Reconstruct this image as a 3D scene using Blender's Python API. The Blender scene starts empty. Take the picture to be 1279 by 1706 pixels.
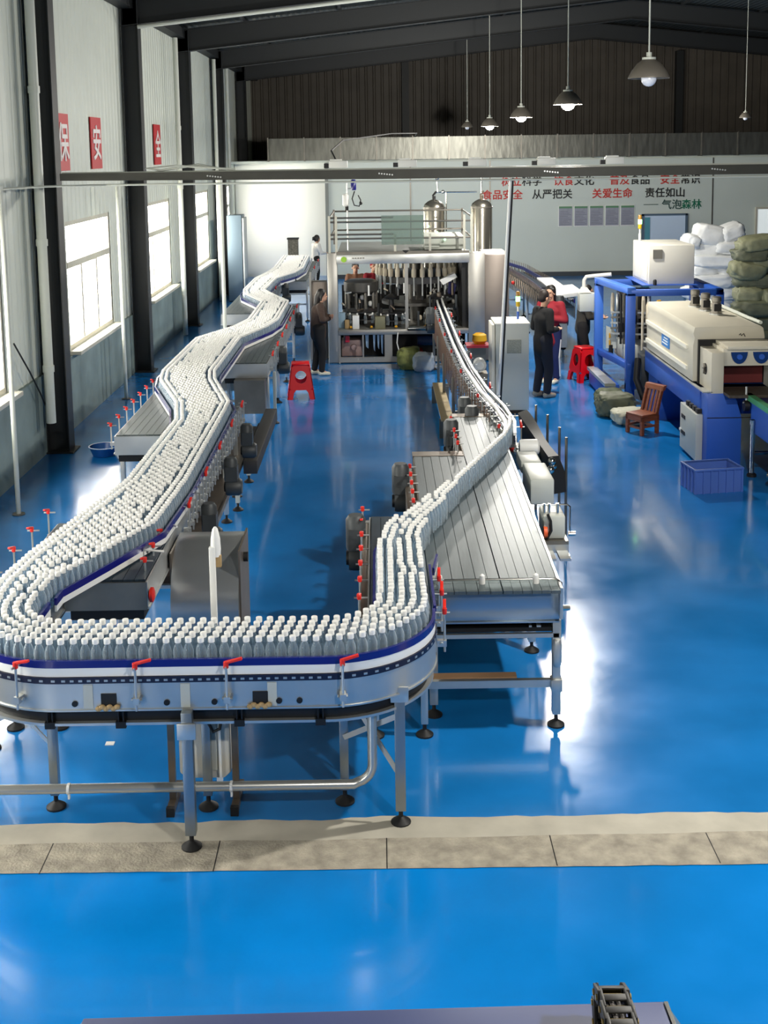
import bpy, bmesh, math, random
from mathutils import Vector, Matrix, noise
rnd = random.Random(7)
SC = bpy.context.scene
COL = SC.collection
PI = math.pi

# ------------------------------------------------------------------ camera
IW, IH = 1279.0, 1706.0
FPX, CX, CY, CAMH = 2000.0, 639.5, 525.0, 4.1
ROLL = 0.014
_p = math.atan((CY - 250.0) / FPX)
_yaw = math.atan((CX - 631.0) / FPX * math.cos(_p))
_f = Vector((math.sin(_yaw) * math.cos(_p), math.cos(_yaw) * math.cos(_p), -math.sin(_p)))
_r0 = _f.cross(Vector((0, 0, 1))).normalized()
_u0 = _r0.cross(_f)
_r = _r0 * math.cos(ROLL) - _u0 * math.sin(ROLL)
_u = _r0 * math.sin(ROLL) + _u0 * math.cos(ROLL)
EYE = Vector((0, 0, CAMH))
cam = bpy.data.cameras.new('camera')
cam.sensor_fit = 'VERTICAL'
cam.sensor_height = 36.0
cam.lens = FPX / IH * 36.0
cam.shift_y = -(IH / 2 - CY) / IH
cam.clip_start = 0.1
cam.clip_end = 200
camo = bpy.data.objects.new('camera', cam)
COL.objects.link(camo)
_m = Matrix((( _r.x, _u.x, -_f.x, 0), (_r.y, _u.y, -_f.y, 0), (_r.z, _u.z, -_f.z, CAMH), (0, 0, 0, 1)))
camo.matrix_world = _m
SC.camera = camo

def ray(x, y):
    return _f + _r * ((x - CX) / FPX) - _u * ((y - CY) / FPX)
def atZ(x, y, z=0.0):
    d = ray(x, y); return EYE + d * ((z - CAMH) / d.z)
def atY(x, y, Y):
    d = ray(x, y); return EYE + d * (Y / d.y)
def project(P):
    v = Vector(P) - EYE; k = v.dot(_f)
    return CX + FPX * v.dot(_r) / k, CY - FPX * v.dot(_u) / k

# ------------------------------------------------------------------ light and exposure
SC.view_settings.view_transform = 'Standard'
SC.view_settings.look = 'None'
SC.view_settings.gamma = 1.0
SC.view_settings.use_curve_mapping = False
SC.view_settings.exposure = 0.0
WINDOW_GLOW = 15.0
LAMP_WATT = 780.0
LAMP_COLOR = (1.0, 0.96, 0.88)
world = bpy.data.worlds.new('world')
SC.world = world
world.use_nodes = True
world.node_tree.nodes['Background'].inputs[0].default_value = (0.75, 0.85, 1.0, 1)
world.node_tree.nodes['Background'].inputs[1].default_value = 1.0
try:
    SC.cycles.use_denoising = True
    SC.cycles.max_bounces = 8
    SC.cycles.transparent_max_bounces = 14
    SC.cycles.sample_clamp_indirect = 6.0
    SC.cycles.caustics_reflective = False
    SC.cycles.caustics_refractive = False
except Exception:
    pass

# ------------------------------------------------------------------ materials
def lin(c):
    c = c / 255.0
    return c / 12.92 if c <= 0.04045 else ((c + 0.055) / 1.055) ** 2.4
def L3(rgb):
    return (lin(rgb[0]), lin(rgb[1]), lin(rgb[2]), 1)
MATS = {}
def M(name, rgb, rough=0.5, metal=0.0, var=0.0, vscale=6.0, bump=0.0, bscale=40.0, emit=0.0, coat=0.0, rvar=0.0, stretch=None):
    if name in MATS: return MATS[name]
    m = bpy.data.materials.new(name); m.use_nodes = True
    nt = m.node_tree; b = nt.nodes['Principled BSDF']
    b.inputs['Base Color'].default_value = L3(rgb)
    b.inputs['Roughness'].default_value = rough
    b.inputs['Metallic'].default_value = metal
    b.inputs['Coat Weight'].default_value = coat
    if emit:
        b.inputs['Emission Color'].default_value = L3(rgb)
        b.inputs['Emission Strength'].default_value = emit
    if var or bump or rvar:
        tc = nt.nodes.new('ShaderNodeTexCoord'); mp = nt.nodes.new('ShaderNodeMapping')
        nt.links.new(tc.outputs['Object'], mp.inputs[0])
        if stretch: mp.inputs['Scale'].default_value = stretch
        n = nt.nodes.new('ShaderNodeTexNoise'); n.inputs['Scale'].default_value = vscale; n.inputs['Detail'].default_value = 4
        nt.links.new(mp.outputs[0], n.inputs['Vector'])
        if var:
            r = nt.nodes.new('ShaderNodeValToRGB')
            c = L3(rgb)
            r.color_ramp.elements[0].position = 0.3; r.color_ramp.elements[1].position = 0.7
            r.color_ramp.elements[0].color = tuple(v * (1 - var) for v in c[:3]) + (1,)
            r.color_ramp.elements[1].color = tuple(min(1, v * (1 + var)) for v in c[:3]) + (1,)
            nt.links.new(n.outputs[0], r.inputs[0]); nt.links.new(r.outputs[0], b.inputs['Base Color'])
        if rvar:
            mr = nt.nodes.new('ShaderNodeMapRange')
            mr.inputs['From Min'].default_value = 0.3; mr.inputs['From Max'].default_value = 0.7
            mr.inputs['To Min'].default_value = max(0.02, rough - rvar); mr.inputs['To Max'].default_value = rough + rvar
            nt.links.new(n.outputs[0], mr.inputs[0]); nt.links.new(mr.outputs[0], b.inputs['Roughness'])
        if bump:
            n2 = nt.nodes.new('ShaderNodeTexNoise'); n2.inputs['Scale'].default_value = bscale; n2.inputs['Detail'].default_value = 3
            nt.links.new(mp.outputs[0], n2.inputs['Vector'])
            bp = nt.nodes.new('ShaderNodeBump'); bp.inputs['Strength'].default_value = bump; bp.inputs['Distance'].default_value = 0.02
            nt.links.new(n2.outputs[0], bp.inputs['Height']); nt.links.new(bp.outputs[0], b.inputs['Normal'])
    MATS[name] = m
    return m
def ribbed(name, rgb, axis, scale, rough=0.5, metal=0.0, strength=0.6, var=0.1, depth=0.04):
    """sheet with straight ribs across the given axis: bump waves, no painted shade"""
    m = M(name, rgb, rough, metal, var, 1.5)
    nt = m.node_tree; b = nt.nodes['Principled BSDF']
    tc = nt.nodes.new('ShaderNodeTexCoord')
    w = nt.nodes.new('ShaderNodeTexWave'); w.bands_direction = axis
    w.inputs['Scale'].default_value = scale; w.inputs['Distortion'].default_value = 0.0
    nt.links.new(tc.outputs['Object'], w.inputs['Vector'])
    bp = nt.nodes.new('ShaderNodeBump'); bp.inputs['Strength'].default_value = strength; bp.inputs['Distance'].default_value = depth
    nt.links.new(w.outputs['Fac'], bp.inputs['Height']); nt.links.new(bp.outputs[0], b.inputs['Normal'])
    return m
def glassy(name, rgb, fac, rough=0.08, base=(235, 240, 242)):
    m = bpy.data.materials.new(name); m.use_nodes = True
    nt = m.node_tree; b = nt.nodes['Principled BSDF']; out = nt.nodes['Material Output']
    b.inputs['Base Color'].default_value = L3(base); b.inputs['Roughness'].default_value = rough
    t = nt.nodes.new('ShaderNodeBsdfTransparent'); t.inputs[0].default_value = L3(rgb)
    lw = nt.nodes.new('ShaderNodeLayerWeight'); lw.inputs['Blend'].default_value = 0.35
    ma = nt.nodes.new('ShaderNodeMath'); ma.operation = 'MULTIPLY_ADD'; ma.use_clamp = True
    ma.inputs[1].default_value = 0.6; ma.inputs[2].default_value = fac
    nt.links.new(lw.outputs['Facing'], ma.inputs[0])
    mx = nt.nodes.new('ShaderNodeMixShader')
    nt.links.new(ma.outputs[0], mx.inputs[0]); nt.links.new(t.outputs[0], mx.inputs[1]); nt.links.new(b.outputs[0], mx.inputs[2])
    nt.links.new(mx.outputs[0], out.inputs['Surface'])
    return m

STEEL = M('brushed_steel', (196, 198, 196), 0.36, 0.75, 0.08, 3.0, rvar=0.08)
STEELD = M('dull_steel', (128, 124, 116), 0.42, 0.85, 0.12, 4.0)
CHROME = M('bright_steel', (215, 215, 210), 0.16, 1.0)
BROWNST = M('warm_steel', (120, 108, 95), 0.4, 0.7, 0.15, 5.0)
DARK = M('dark_metal', (24, 24, 25), 0.5, 0.3)
BLACK = M('black_rubber', (14, 14, 15), 0.6)
MOTOR = M('grey_motor_paint', (62, 66, 68), 0.5, 0.2, 0.1)
WHITE = M('white_plastic', (232, 232, 228), 0.4)
WHITEP = M('cream_white_paint', (208, 205, 194), 0.45, 0, 0.04, 2.0)
GREYP = M('grey_white_paint', (185, 188, 180), 0.45, 0, 0.04, 2.0)
RED = M('red_plastic', (220, 42, 30), 0.4)
STOOLRED = M('red_stool_plastic', (225, 12, 24), 0.3)
BLUERAIL = M('navy_blue_guide', (22, 24, 112), 0.25, 0.0, coat=0.3)
BELT = M('grey_chain_plates', (84, 94, 97), 0.42, 0.2, 0.12, 5.0, stretch=(12, 0.8, 1))
BELTD = M('dark_chain_plates', (52, 66, 78), 0.35, 0.4, 0.15, 5.0, stretch=(12, 0.8, 1))
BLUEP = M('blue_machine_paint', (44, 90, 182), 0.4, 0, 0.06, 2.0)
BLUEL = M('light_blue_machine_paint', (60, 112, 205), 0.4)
YELLOW = M('yellow_paint', (205, 150, 20), 0.5)
GREEN = M('green_plastic', (66, 140, 92), 0.35)
TAN = M('kraft_tan', (176, 148, 104), 0.7)
PIPEW = M('white_pvc', (196, 200, 190), 0.4)
PINKM = M('pinkish_steel', (176, 150, 146), 0.45, 0.3, 0.1)

# ------------------------------------------------------------------ mesh tools
class MB:
    def __init__(s): s.v = []; s.f = []; s.m = []
    def add(s, V, F, mi=0):
        n = len(s.v); s.v += [tuple(p) for p in V]
        for q in F: s.f.append([i + n for i in q]); s.m.append(mi)
        return s
    def box(s, x0, x1, y0, y1, z0, z1, mi=0):
        V = [(x, y, z) for z in (z0, z1) for y in (y0, y1) for x in (x0, x1)]
        return s.add(V, [(0, 2, 3, 1), (4, 5, 7, 6), (0, 1, 5, 4), (2, 6, 7, 3), (0, 4, 6, 2), (1, 3, 7, 5)], mi)
    def bar(s, a, b, w, h, mi=0, up=(0, 0, 1)):
        a = Vector(a); b = Vector(b); d = (b - a).normalized(); u = Vector(up)
        if abs(d.dot(u)) > 0.98: u = Vector((0, 1, 0))
        sx = d.cross(u).normalized() * (w / 2); sz = sx.cross(d).normalized() * (h / 2)
        V = [p + i * sx + j * sz for p in (a, b) for i, j in ((-1, -1), (1, -1), (1, 1), (-1, 1))]
        return s.add(V, [(0, 1, 2, 3), (7, 6, 5, 4), (0, 4, 5, 1), (1, 5, 6, 2), (2, 6, 7, 3), (3, 7, 4, 0)], mi)
    def tube(s, a, b, r, n=10, r1=None, mi=0):
        a = Vector(a); b = Vector(b); d = (b - a).normalized(); r1 = r if r1 is None else r1
        u = Vector((0, 0, 1)) if abs(d.z) < 0.9 else Vector((1, 0, 0))
        x = d.cross(u).normalized(); y = d.cross(x)
        V = []
        for p, q in ((a, r), (b, r1)):
            for i in range(n):
                t = 2 * PI * i / n; V.append(p + x * (q * math.cos(t)) + y * (q * math.sin(t)))
        F = [(i, (i + 1) % n, n + (i + 1) % n, n + i) for i in range(n)]
        F += [tuple(range(n - 1, -1, -1)), tuple(range(n, 2 * n))]
        return s.add(V, F, mi)
    def path(s, P, r, n=8, mi=0):
        P = [Vector(p) for p in P]; V = []; x = None
        for k, p in enumerate(P):
            d = ((P[min(k + 1, len(P) - 1)] - p).normalized() + (p - P[max(k - 1, 0)]).normalized()).normalized()
            if x is None:
                u = Vector((0, 0, 1)) if abs(d.z) < 0.9 else Vector((1, 0, 0)); x = d.cross(u).normalized()
            else:
                x = (x - d * x.dot(d)).normalized()
            y = d.cross(x)
            for i in range(n):
                t = 2 * PI * i / n; V.append(p + x * (r * math.cos(t)) + y * (r * math.sin(t)))
        F = []
        for k in range(len(P) - 1):
            for i in range(n):
                F.append((k * n + i, k * n + (i + 1) % n, (k + 1) * n + (i + 1) % n, (k + 1) * n + i))
        F += [tuple(range(n - 1, -1, -1)), tuple(range((len(P) - 1) * n, len(P) * n))]
        return s.add(V, F, mi)
    def lathe(s, prof, c=(0, 0, 0), n=20, axis='z', mi=0, cap=True):
        V = []
        for r, z in prof:
            for i in range(n):
                t = 2 * PI * i / n; a, b = r * math.cos(t), r * math.sin(t)
                p = {'z': (a, b, z), 'x': (z, a, b), 'y': (a, z, -b)}[axis]
                V.append((p[0] + c[0], p[1] + c[1], p[2] + c[2]))
        F = [(k * n + i, k * n + (i + 1) % n, (k + 1) * n + (i + 1) % n, (k + 1) * n + i) for k in range(len(prof) - 1) for i in range(n)]
        if cap: F += [tuple(range(n - 1, -1, -1)), tuple(range((len(prof) - 1) * n, len(prof) * n))]
        return s.add(V, F, mi)
    def sweep(s, P, prof, mi=0):
        """P: list of (x, y[, dz]); prof: closed polygon (offset to the left of travel, z)"""
        pts = [Vector((p[0], p[1])) for p in P]; n = len(prof); V = []
        for k, p in enumerate(pts):
            d1 = (pts[k] - pts[k - 1]).normalized() if k else (pts[1] - pts[0]).normalized()
            d2 = (pts[k + 1] - pts[k]).normalized() if k < len(pts) - 1 else d1
            t = (d1 + d2).normalized(); nn = Vector((-t.y, t.x)) / max(0.45, t.dot(d1))
            dz = P[k][2] if len(P[k]) > 2 else 0
            for o, z in prof: V.append((p.x + nn.x * o, p.y + nn.y * o, z + dz))
        F = [(k * n + i, k * n + (i + 1) % n, (k + 1) * n + (i + 1) % n, (k + 1) * n + i) for k in range(len(pts) - 1) for i in range(n)]
        F += [tuple(range(n - 1, -1, -1)), tuple(range((len(pts) - 1) * n, len(pts) * n))]
        return s.add(V, F, mi)
    def prism(s, poly, vec, mi=0):
        n = len(poly); vec = Vector(vec)
        V = [Vector(p) for p in poly] + [Vector(p) + vec for p in poly]
        F = [tuple(range(n - 1, -1, -1)), tuple(range(n, 2 * n))] + [(i, (i + 1) % n, n + (i + 1) % n, n + i) for i in range(n)]
        return s.add(V, F, mi)
    def ball(s, c, r, n=14, m=9, mi=0):
        r = (r, r, r) if not hasattr(r, '__len__') else r
        V = [(c[0], c[1], c[2] - r[2])]
        for j in range(1, m):
            ph = PI * j / m
            for i in range(n):
                t = 2 * PI * i / n
                V.append((c[0] + r[0] * math.sin(ph) * math.cos(t), c[1] + r[1] * math.sin(ph) * math.sin(t), c[2] - r[2] * math.cos(ph)))
        V.append((c[0], c[1], c[2] + r[2])); top = len(V) - 1
        F = [(0, 1 + (i + 1) % n, 1 + i) for i in range(n)]
        for j in range(m - 2):
            for i in range(n):
                a = 1 + j * n; F.append((a + i, a + (i + 1) % n, a + n + (i + 1) % n, a + n + i))
        a = 1 + (m - 2) * n
        F += [(a + i, a + (i + 1) % n, top) for i in range(n)]
        return s.add(V, F, mi)
    def mesh(s, name, mats, off=(0, 0, 0), bevel=0.0, smooth=35):
        me = bpy.data.meshes.new(name)
        me.from_pydata([(x - off[0], y - off[1], z - off[2]) for x, y, z in s.v], [], s.f)
        for m in (mats if isinstance(mats, (list, tuple)) else [mats]): me.materials.append(m)
        me.polygons.foreach_set('material_index', s.m)
        bm = bmesh.new(); bm.from_mesh(me)
        bmesh.ops.recalc_face_normals(bm, faces=bm.faces)
        if bevel:
            ed = [e for e in bm.edges if len(e.link_faces) == 2 and e.calc_face_angle(0) > 0.6]
            bmesh.ops.bevel(bm, geom=ed, offset=bevel, segments=2, profile=0.5, affect='EDGES', clamp_overlap=True)
        bm.to_mesh(me); bm.free()
        if smooth:
            me.shade_smooth(); me.set_sharp_from_angle(angle=math.radians(smooth))
        return me

def link(name, me, parent=None, loc=(0, 0, 0), rz=0.0):
    o = bpy.data.objects.new(name, me); COL.objects.link(o)
    o.location = loc; o.rotation_euler = (0, 0, rz)
    if parent: o.parent = parent
    return o
def tag(o, label, cat, group=None):
    o['label'] = label; o['category'] = cat
    if group: o['group'] = group
    return o
class T:
    """a thing: an Empty at its base, parts built in world (or local) coordinates"""
    def __init__(s, name, label, cat, loc=(0, 0, 0), rz=0.0, group=None):
        s.o = bpy.data.objects.new(name, None); COL.objects.link(s.o)
        s.o.empty_display_size = 0.1
        s.o.location = loc; s.o.rotation_euler = (0, 0, rz); s.loc = Vector(loc); s.rz = rz
        tag(s.o, label, cat, group)
    def part(s, name, mb, mats, parent=None, label=None, local=False, bevel=0.0, smooth=35):
        me = mb.mesh(name, mats, (0, 0, 0) if (local or s.rz) else s.loc, bevel, smooth) if isinstance(mb, MB) else mb
        o = link(name, me, parent or s.o)
        if label: o['label'] = label
        return o
def single(name, mb, mats, label, cat, group=None, loc=(0, 0, 0), bevel=0.0, smooth=35):
    return tag(link(name, mb.mesh(name, mats, loc, bevel, smooth), None, loc), label, cat, group)
def struct(name, mb, mats, bevel=0.0, smooth=35, label=None):
    o = link(name, mb.mesh(name, mats, (0, 0, 0), bevel, smooth)); o['kind'] = 'structure'
    if label: o['label'] = label
    return o
def copy_tree(o, parent=None):
    c = o.copy(); COL.objects.link(c)
    if parent: c.parent = parent
    for ch in list(o.children): copy_tree(ch, c)
    return c

# ------------------------------------------------------------------ the setting
WX = -4.65          # inner face of the left wall
def floor_mat(name='blue_epoxy_floor', rgb=(4, 126, 210), var=0.14):
    m = M(name, rgb, 0.18, 0, var, 1.2, rvar=0.05)
    nt = m.node_tree; b = nt.nodes['Principled BSDF']; b.inputs['Coat Weight'].default_value = 0.3
    b.inputs['Coat Roughness'].default_value = 0.06
    tc = nt.nodes.new('ShaderNodeTexCoord'); n = nt.nodes.new('ShaderNodeTexNoise')
    n.inputs['Scale'].default_value = 3.0; n.inputs['Detail'].default_value = 5
    nt.links.new(tc.outputs['Object'], n.inputs['Vector'])
    bp = nt.nodes.new('ShaderNodeBump'); bp.inputs['Strength'].default_value = 0.07; bp.inputs['Distance'].default_value = 0.02
    nt.links.new(n.outputs[0], bp.inputs['Height']); nt.links.new(bp.outputs[0], b.inputs['Normal'])
    return m
FLOOR = floor_mat()
b = MB(); b.add([(-5.2, -9, 0), (19.2, -9, 0), (19.2, 6.6, 0), (-5.2, 6.6, 0)], [(0, 1, 2, 3)])
struct('floor', b, FLOOR, label='bright blue floor in front of the concrete strip')
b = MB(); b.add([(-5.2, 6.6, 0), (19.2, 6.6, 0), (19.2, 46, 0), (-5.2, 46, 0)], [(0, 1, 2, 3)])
struct('floor', b, floor_mat('hazed_blue_epoxy_floor', (22, 118, 192), 0.15), label='blue floor of the production hall, reflection haze in its colour')  # greyer blue: reflection haze put into the base colour
CONC = M('worn_concrete', (164, 157, 142), 0.75, 0, 0.3, 9.0, bump=0.5, bscale=60)
CONCS = M('smooth_concrete', (182, 177, 163), 0.7, 0, 0.12, 4.0)
r2 = random.Random(3)
up = []; lo = []; mid = []
n = 150
for i in range(n + 1):
    x = -4.7 + 14.0 * i / n
    j = noise.noise(Vector((x * 2.3, 1.7, 0))) * 0.035 + noise.noise(Vector((x * 7.0, 5.7, 0))) * 0.02
    up.append((x, 6.94 + 0.004 * x + j, 0.004)); mid.append((x, 6.72 + 0.03 * noise.noise(Vector((x * 1.2, 9, 0))), 0.004))
    lo.append((x, 6.405 - 0.006 * x + 0.006 * r2.random(), 0.004))
b = MB()
b.add(mid + up, [(i, i + 1, n + 2 + i, n + 1 + i) for i in range(n)], 1)
b.add(lo + mid, [(i, i + 1, n + 2 + i, n + 1 + i) for i in range(n)], 0)
for x in (0.0, 0.98, 1.92, -1.0, -2.0):
    b.box(x - 0.003, x + 0.003, 6.41, 6.72, 0.004, 0.005, 2)
struct('trim_1', b, [CONC, CONCS, BLACK], label='bare concrete strip across the blue floor')

WALLP = M('corrugated_white_wall', (206, 212, 202), 0.5, 0, 0.03, 1.5)
def corr(b, a0, a1, z0, z1, at, pitch=0.25, d=0.010):
    """trapezoidal sheet from a0 to a1 (along the wall) and z0 to z1; at(a, depth, z) gives the point"""
    P = []; k = math.floor(a0 / pitch)
    while k * pitch < a1:
        for q, h in ((0.0, 0.0), (0.62, 0.0), (0.72, d), (0.9, d)):
            P.append((k * pitch + q * pitch, h))
        k += 1
    P = [(a0, 0.0)] + [p for p in P if a0 < p[0] < a1] + [(a1, 0.0)]
    n = len(P)
    b.add([at(a, h, z0) for a, h in P] + [at(a, h, z1(a) if callable(z1) else z1) for a, h in P], [(i, i + 1, n + i + 1, n + i) for i in range(n - 1)])
DADO = M('grey_green_plaster', (118, 134, 132), 0.7, 0, 0.22, 1.6, bump=0.1, bscale=12)
WIN = [(1.1, 1.45), (7.2, 1.45), (13.35, 1.45), (19.45, 1.5), (25.55, 1.5), (31.75, 1.5), (37.4, 1.2)]  # last window is added, to brighten the recessed back wall
WZ0, WZ1 = 1.16, 3.1
b = MB(); y = -9.0
for yc, h in WIN:
    wat = lambda a, h_, z: (WX + h_ - 0.02, a, z)
    corr(b, y, yc - h, 1.1, 7.2, wat); corr(b, yc - h, yc + h, WZ1, 7.2, wat)
    b.box(WX - 0.12, WX, yc - h, yc + h, 1.1, WZ0); b.box(WX - 0.12, WX - 0.05, y, yc - h, 1.1, 7.2); b.box(WX - 0.12, WX - 0.05, yc - h, yc + h, WZ1, 7.2); y = yc + h
corr(b, y, 46, 1.1, 7.2, wat); b.box(WX - 0.12, WX - 0.05, y, 46, 1.1, 7.2)
struct('wall_left', b, WALLP, smooth=0)
b = MB(); b.box(WX - 0.3, WX + 0.03, -9, 46, 0, 1.1)
struct('trim_2', b, DADO, label='grey green plastered lower wall under the windows')
FRAMEW = M('window_frame_white', (196, 192, 176), 0.4)
PANE = bpy.data.materials.new('daylit_frosted_pane'); PANE.use_nodes = True
nt = PANE.node_tree; pb = nt.nodes['Principled BSDF']
tc = nt.nodes.new('ShaderNodeTexCoord'); nz = nt.nodes.new('ShaderNodeTexNoise'); nz.inputs['Scale'].default_value = 0.9
nt.links.new(tc.outputs['Object'], nz.inputs['Vector'])
rp = nt.nodes.new('ShaderNodeValToRGB'); rp.color_ramp.elements[0].color = (1.0, 0.93, 0.78, 1); rp.color_ramp.elements[1].color = (1, 1, 0.97, 1)
rp.color_ramp.elements[0].position = 0.35; rp.color_ramp.elements[1].position = 0.6
nt.links.new(nz.outputs[0], rp.inputs[0]); nt.links.new(rp.outputs[0], pb.inputs['Emission Color'])
pb.inputs['Emission Strength'].default_value = WINDOW_GLOW; pb.inputs['Base Color'].default_value = (0.8, 0.8, 0.75, 1)
for k, (yc, h) in enumerate(WIN):
    t = bpy.data.objects.new('window_%d' % (k + 1), None); COL.objects.link(t); t['kind'] = 'structure'
    t.location = (WX, yc, WZ0)
    off = (WX, yc, WZ0)
    f = MB(); x0, x1 = WX - 0.11, WX - 0.03; zs = 2.44
    f.box(x0, x1, yc - h, yc - h + 0.07, WZ0, WZ1); f.box(x0, x1, yc + h - 0.07, yc + h, WZ0, WZ1)
    f.box(x0, x1, yc - h + .07, yc + h - .07, WZ0, WZ0 + 0.07); f.box(x0, x1, yc - h + .07, yc + h - .07, WZ1 - 0.07, WZ1)
    f.box(x0 + .01, x1 + .01, yc - h + .07, yc + h - .07, zs - 0.05, zs + 0.05)
    for q in (-0.34, 0.34): f.box(x0 + .01, x1 - .01, yc + q * h - 0.05, yc + q * h + 0.05, WZ0 + .07, zs - .04)
    link('window_frame', f.mesh('window_frame', FRAMEW, off), t)
    g = MB(); g.box(WX - 0.10, WX - 0.085, yc - h + .05, yc + h - .05, WZ0 + .05, WZ1 - .05)
    link('pane', g.mesh('pane', PANE, off), t)
    s_ = MB(); s_.box(WX - 0.02, WX + 0.16, yc - h - 0.08, yc + h + 0.08, WZ0 - 0.06, WZ0)
    link('window_sill', s_.mesh('window_sill', FRAMEW, off, 0.008), t)

COLM = M('charcoal_steel_paint', (31, 34, 36), 0.55, 0.1)
ROOFM = ribbed('dark_roof_sheet', (36, 44, 46), 'X', 2.2, 0.6, 0, 0.5, 0.08)
FR = [-1.9 - 6.1, -1.9, 4.2, 10.3, 16.4, 22.5, 28.5, 34.5, 40.5]
def roofz(x): return 6.95 + 0.105 * (min(x, 14.4 - x) + 4.7)
for k, y in enumerate(FR):
    b = MB()       # I-section column: web across the wall normal, inner flange
    x0, x1 = WX + 0.03, -4.31
    b.box(x0, x1 - 0.014, y - 0.006, y + 0.006, 0, 6.9); b.box(x1 - 0.014, x1, y - 0.14, y + 0.14, 0, 6.9); b.box(x0, x0 + 0.014, y - 0.14, y + 0.14, 0, 6.9)
    b.box(x0 - 0.05, x1 + 0.06, y - 0.2, y + 0.2, 0, 0.02)
    struct('steel_column', b, COLM)
    b = MB()
    for a, c in ((-4.64, 7.2), (7.2, 19.0)):
        for z0, z1, w in ((-0.06, -0.045, 0.11), (-0.56, -0.545, 0.11), (-0.56, -0.05, 0.006)):
            za, zc = roofz(a), roofz(c)
            b.prism([(a, y - w, za + z0), (c, y - w, zc + z0), (c, y - w, zc + z1), (a, y - w, za + z1)], (0, 2 * w, 0))
    struct('roof_rafter', b, COLM)
b = MB()
for a, c in ((-4.8, 7.2), (7.2, 19.2)):
    b.prism([(a, -9, roofz(a) + .02), (c, -9, roofz(c) + .02), (c, -9, roofz(c) + .06), (a, -9, roofz(a) + .06)], (0, 55, 0))
struct('ceiling', b, ROOFM, smooth=0)
for k, x in enumerate([-3.0, -0.8, 1.4, 3.6, 5.8, 8.6, 10.8, 13.0]):
    b = MB(); z = roofz(x) - 0.05
    b.box(x - 0.03, x + 0.03, -9, 45.8, z - 0.0, z + 0.06)
    struct('roof_purlin', b, COLM)
b = MB(); b.box(WX, WX + 0.25, -9, 46, 6.72, 6.94)
struct('eave_beam', b, COLM)
GABLE = M('brown_grey_gable_sheet', (84, 78, 70), 0.6, 0, 0.15, 1.5)
b = MB(); corr(b, -4.8, 19.2, 0, lambda a: roofz(a), lambda a, h_, z: (a, 45.6 - h_, z), 0.3, 0.04)
b.prism([(-4.8, 45.62, 0), (19.2, 45.62, 0), (19.2, 45.62, 6.9), (7.2, 45.62, 8.2), (-4.8, 45.62, 6.9)], (0, 0.15, 0))
struct('wall_rear', b, GABLE, smooth=0)
for x in (1.1, 11.3):
    b = MB(); b.box(x - 0.13, x + 0.13, 45.3, 45.6, 0, 7.6); struct('gable_post', b, COLM)
b = MB(); b.box(18.8, 19.0, -9, 46, 0, 7.0)
struct('wall_right', b, M('dark_right_wall', (70, 74, 74), 0.7, 0, 0.1), smooth=0)
b = MB(); b.prism([(-4.8, -9.0, 0), (19.2, -9.0, 0), (19.2, -9.0, 6.9), (7.2, -9.0, 8.2), (-4.8, -9.0, 6.9)], (0, -0.15, 0))
struct('wall_front', b, M('dark_front_wall', (110, 112, 110), 0.7, 0, 0.1), smooth=0)
# inner partition of sandwich panels
PANEL = M('grey_sandwich_panel', (204, 212, 204), 0.5, 0, 0.03, 0.7)
PANEL_LIT = M('window_lit_sandwich_panel', (236, 236, 230), 0.5)  # paler copy of the partition panel: window light put into its colour
b = MB(); b.box(-1.62, 18.8, 38.5, 38.6, 0, 3.72)
for x in (1.06, 3.6, 10.72, 13.3): b.box(x - 0.02, x + 0.02, 38.485, 38.5, 0, 3.72, 1)
struct('wall_back', b, [PANEL, STEELD], smooth=0)
b = MB(); b.box(WX, -1.62, 39.6, 39.7, 0, 3.72)
struct('wall_back_left', b, PANEL_LIT, smooth=0)
b = MB(); b.box(-1.66, -1.56, 38.44, 39.6, 0, 3.72)
struct('trim_3', b, M('grey_jamb', (120, 124, 120), 0.5))
b = MB(); b.box(WX, 18.8, 38.6, 45.6, 3.72, 3.8)
struct('inner_room_roof', b, PANEL)
b = MB(); b.box(-1.55, 18.8, 38.44, 38.5, 0, 0.14)
struct('baseboard_back', b, M('dark_skirting', (60, 66, 70), 0.5))
# doorway and window of the partition
t = bpy.data.objects.new('door_1', None); COL.objects.link(t); t['kind'] = 'structure'; t.location = (9.19, 38.45, 0)
b = MB(); b.box(8.46, 8.53, 38.42, 38.5, 0, 1.95); b.box(9.85, 9.92, 38.42, 38.5, 0, 1.95); b.box(8.46, 9.92, 38.42, 38.5, 1.9, 1.96)
link('door_frame', b.mesh('door_frame', M('blue_grey_frame', (84, 104, 122), 0.5), t.location), t)
b = MB(); b.box(8.53, 9.85, 38.455, 38.49, 0.02, 1.9)
link('door_leaf', b.mesh('door_leaf', M('pale_blue_door', (206, 224, 244), 0.4), t.location), t)
b = MB(); b.box(8.55, 8.72, 38.44, 38.455, 0.05, 1.85)
link('door_edge_strip', b.mesh('door_edge_strip', M('teal_glass', (96, 158, 172), 0.2), t.location), t)
t = bpy.data.objects.new('window_8', None); COL.objects.link(t); t['kind'] = 'structure'; t.location = (12.7, 38.45, 1)
b = MB(); b.box(12.1, 12.16, 38.42, 38.5, 0.9, 2.12); b.box(13.3, 13.36, 38.42, 38.5, 0.9, 2.12); b.box(12.16, 13.3, 38.42, 38.5, 2.06, 2.12); b.box(12.16, 13.3, 38.42, 38.5, 0.9, 0.96)
link('window_frame', b.mesh('window_frame', FRAMEW, t.location), t)
b = MB(); b.box(12.16, 13.3, 38.46, 38.49, 0.96, 2.06)
link('pane', b.mesh('pane', M('lit_window_pane', (232, 240, 240), 0.3, emit=0.5), t.location), t)
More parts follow.
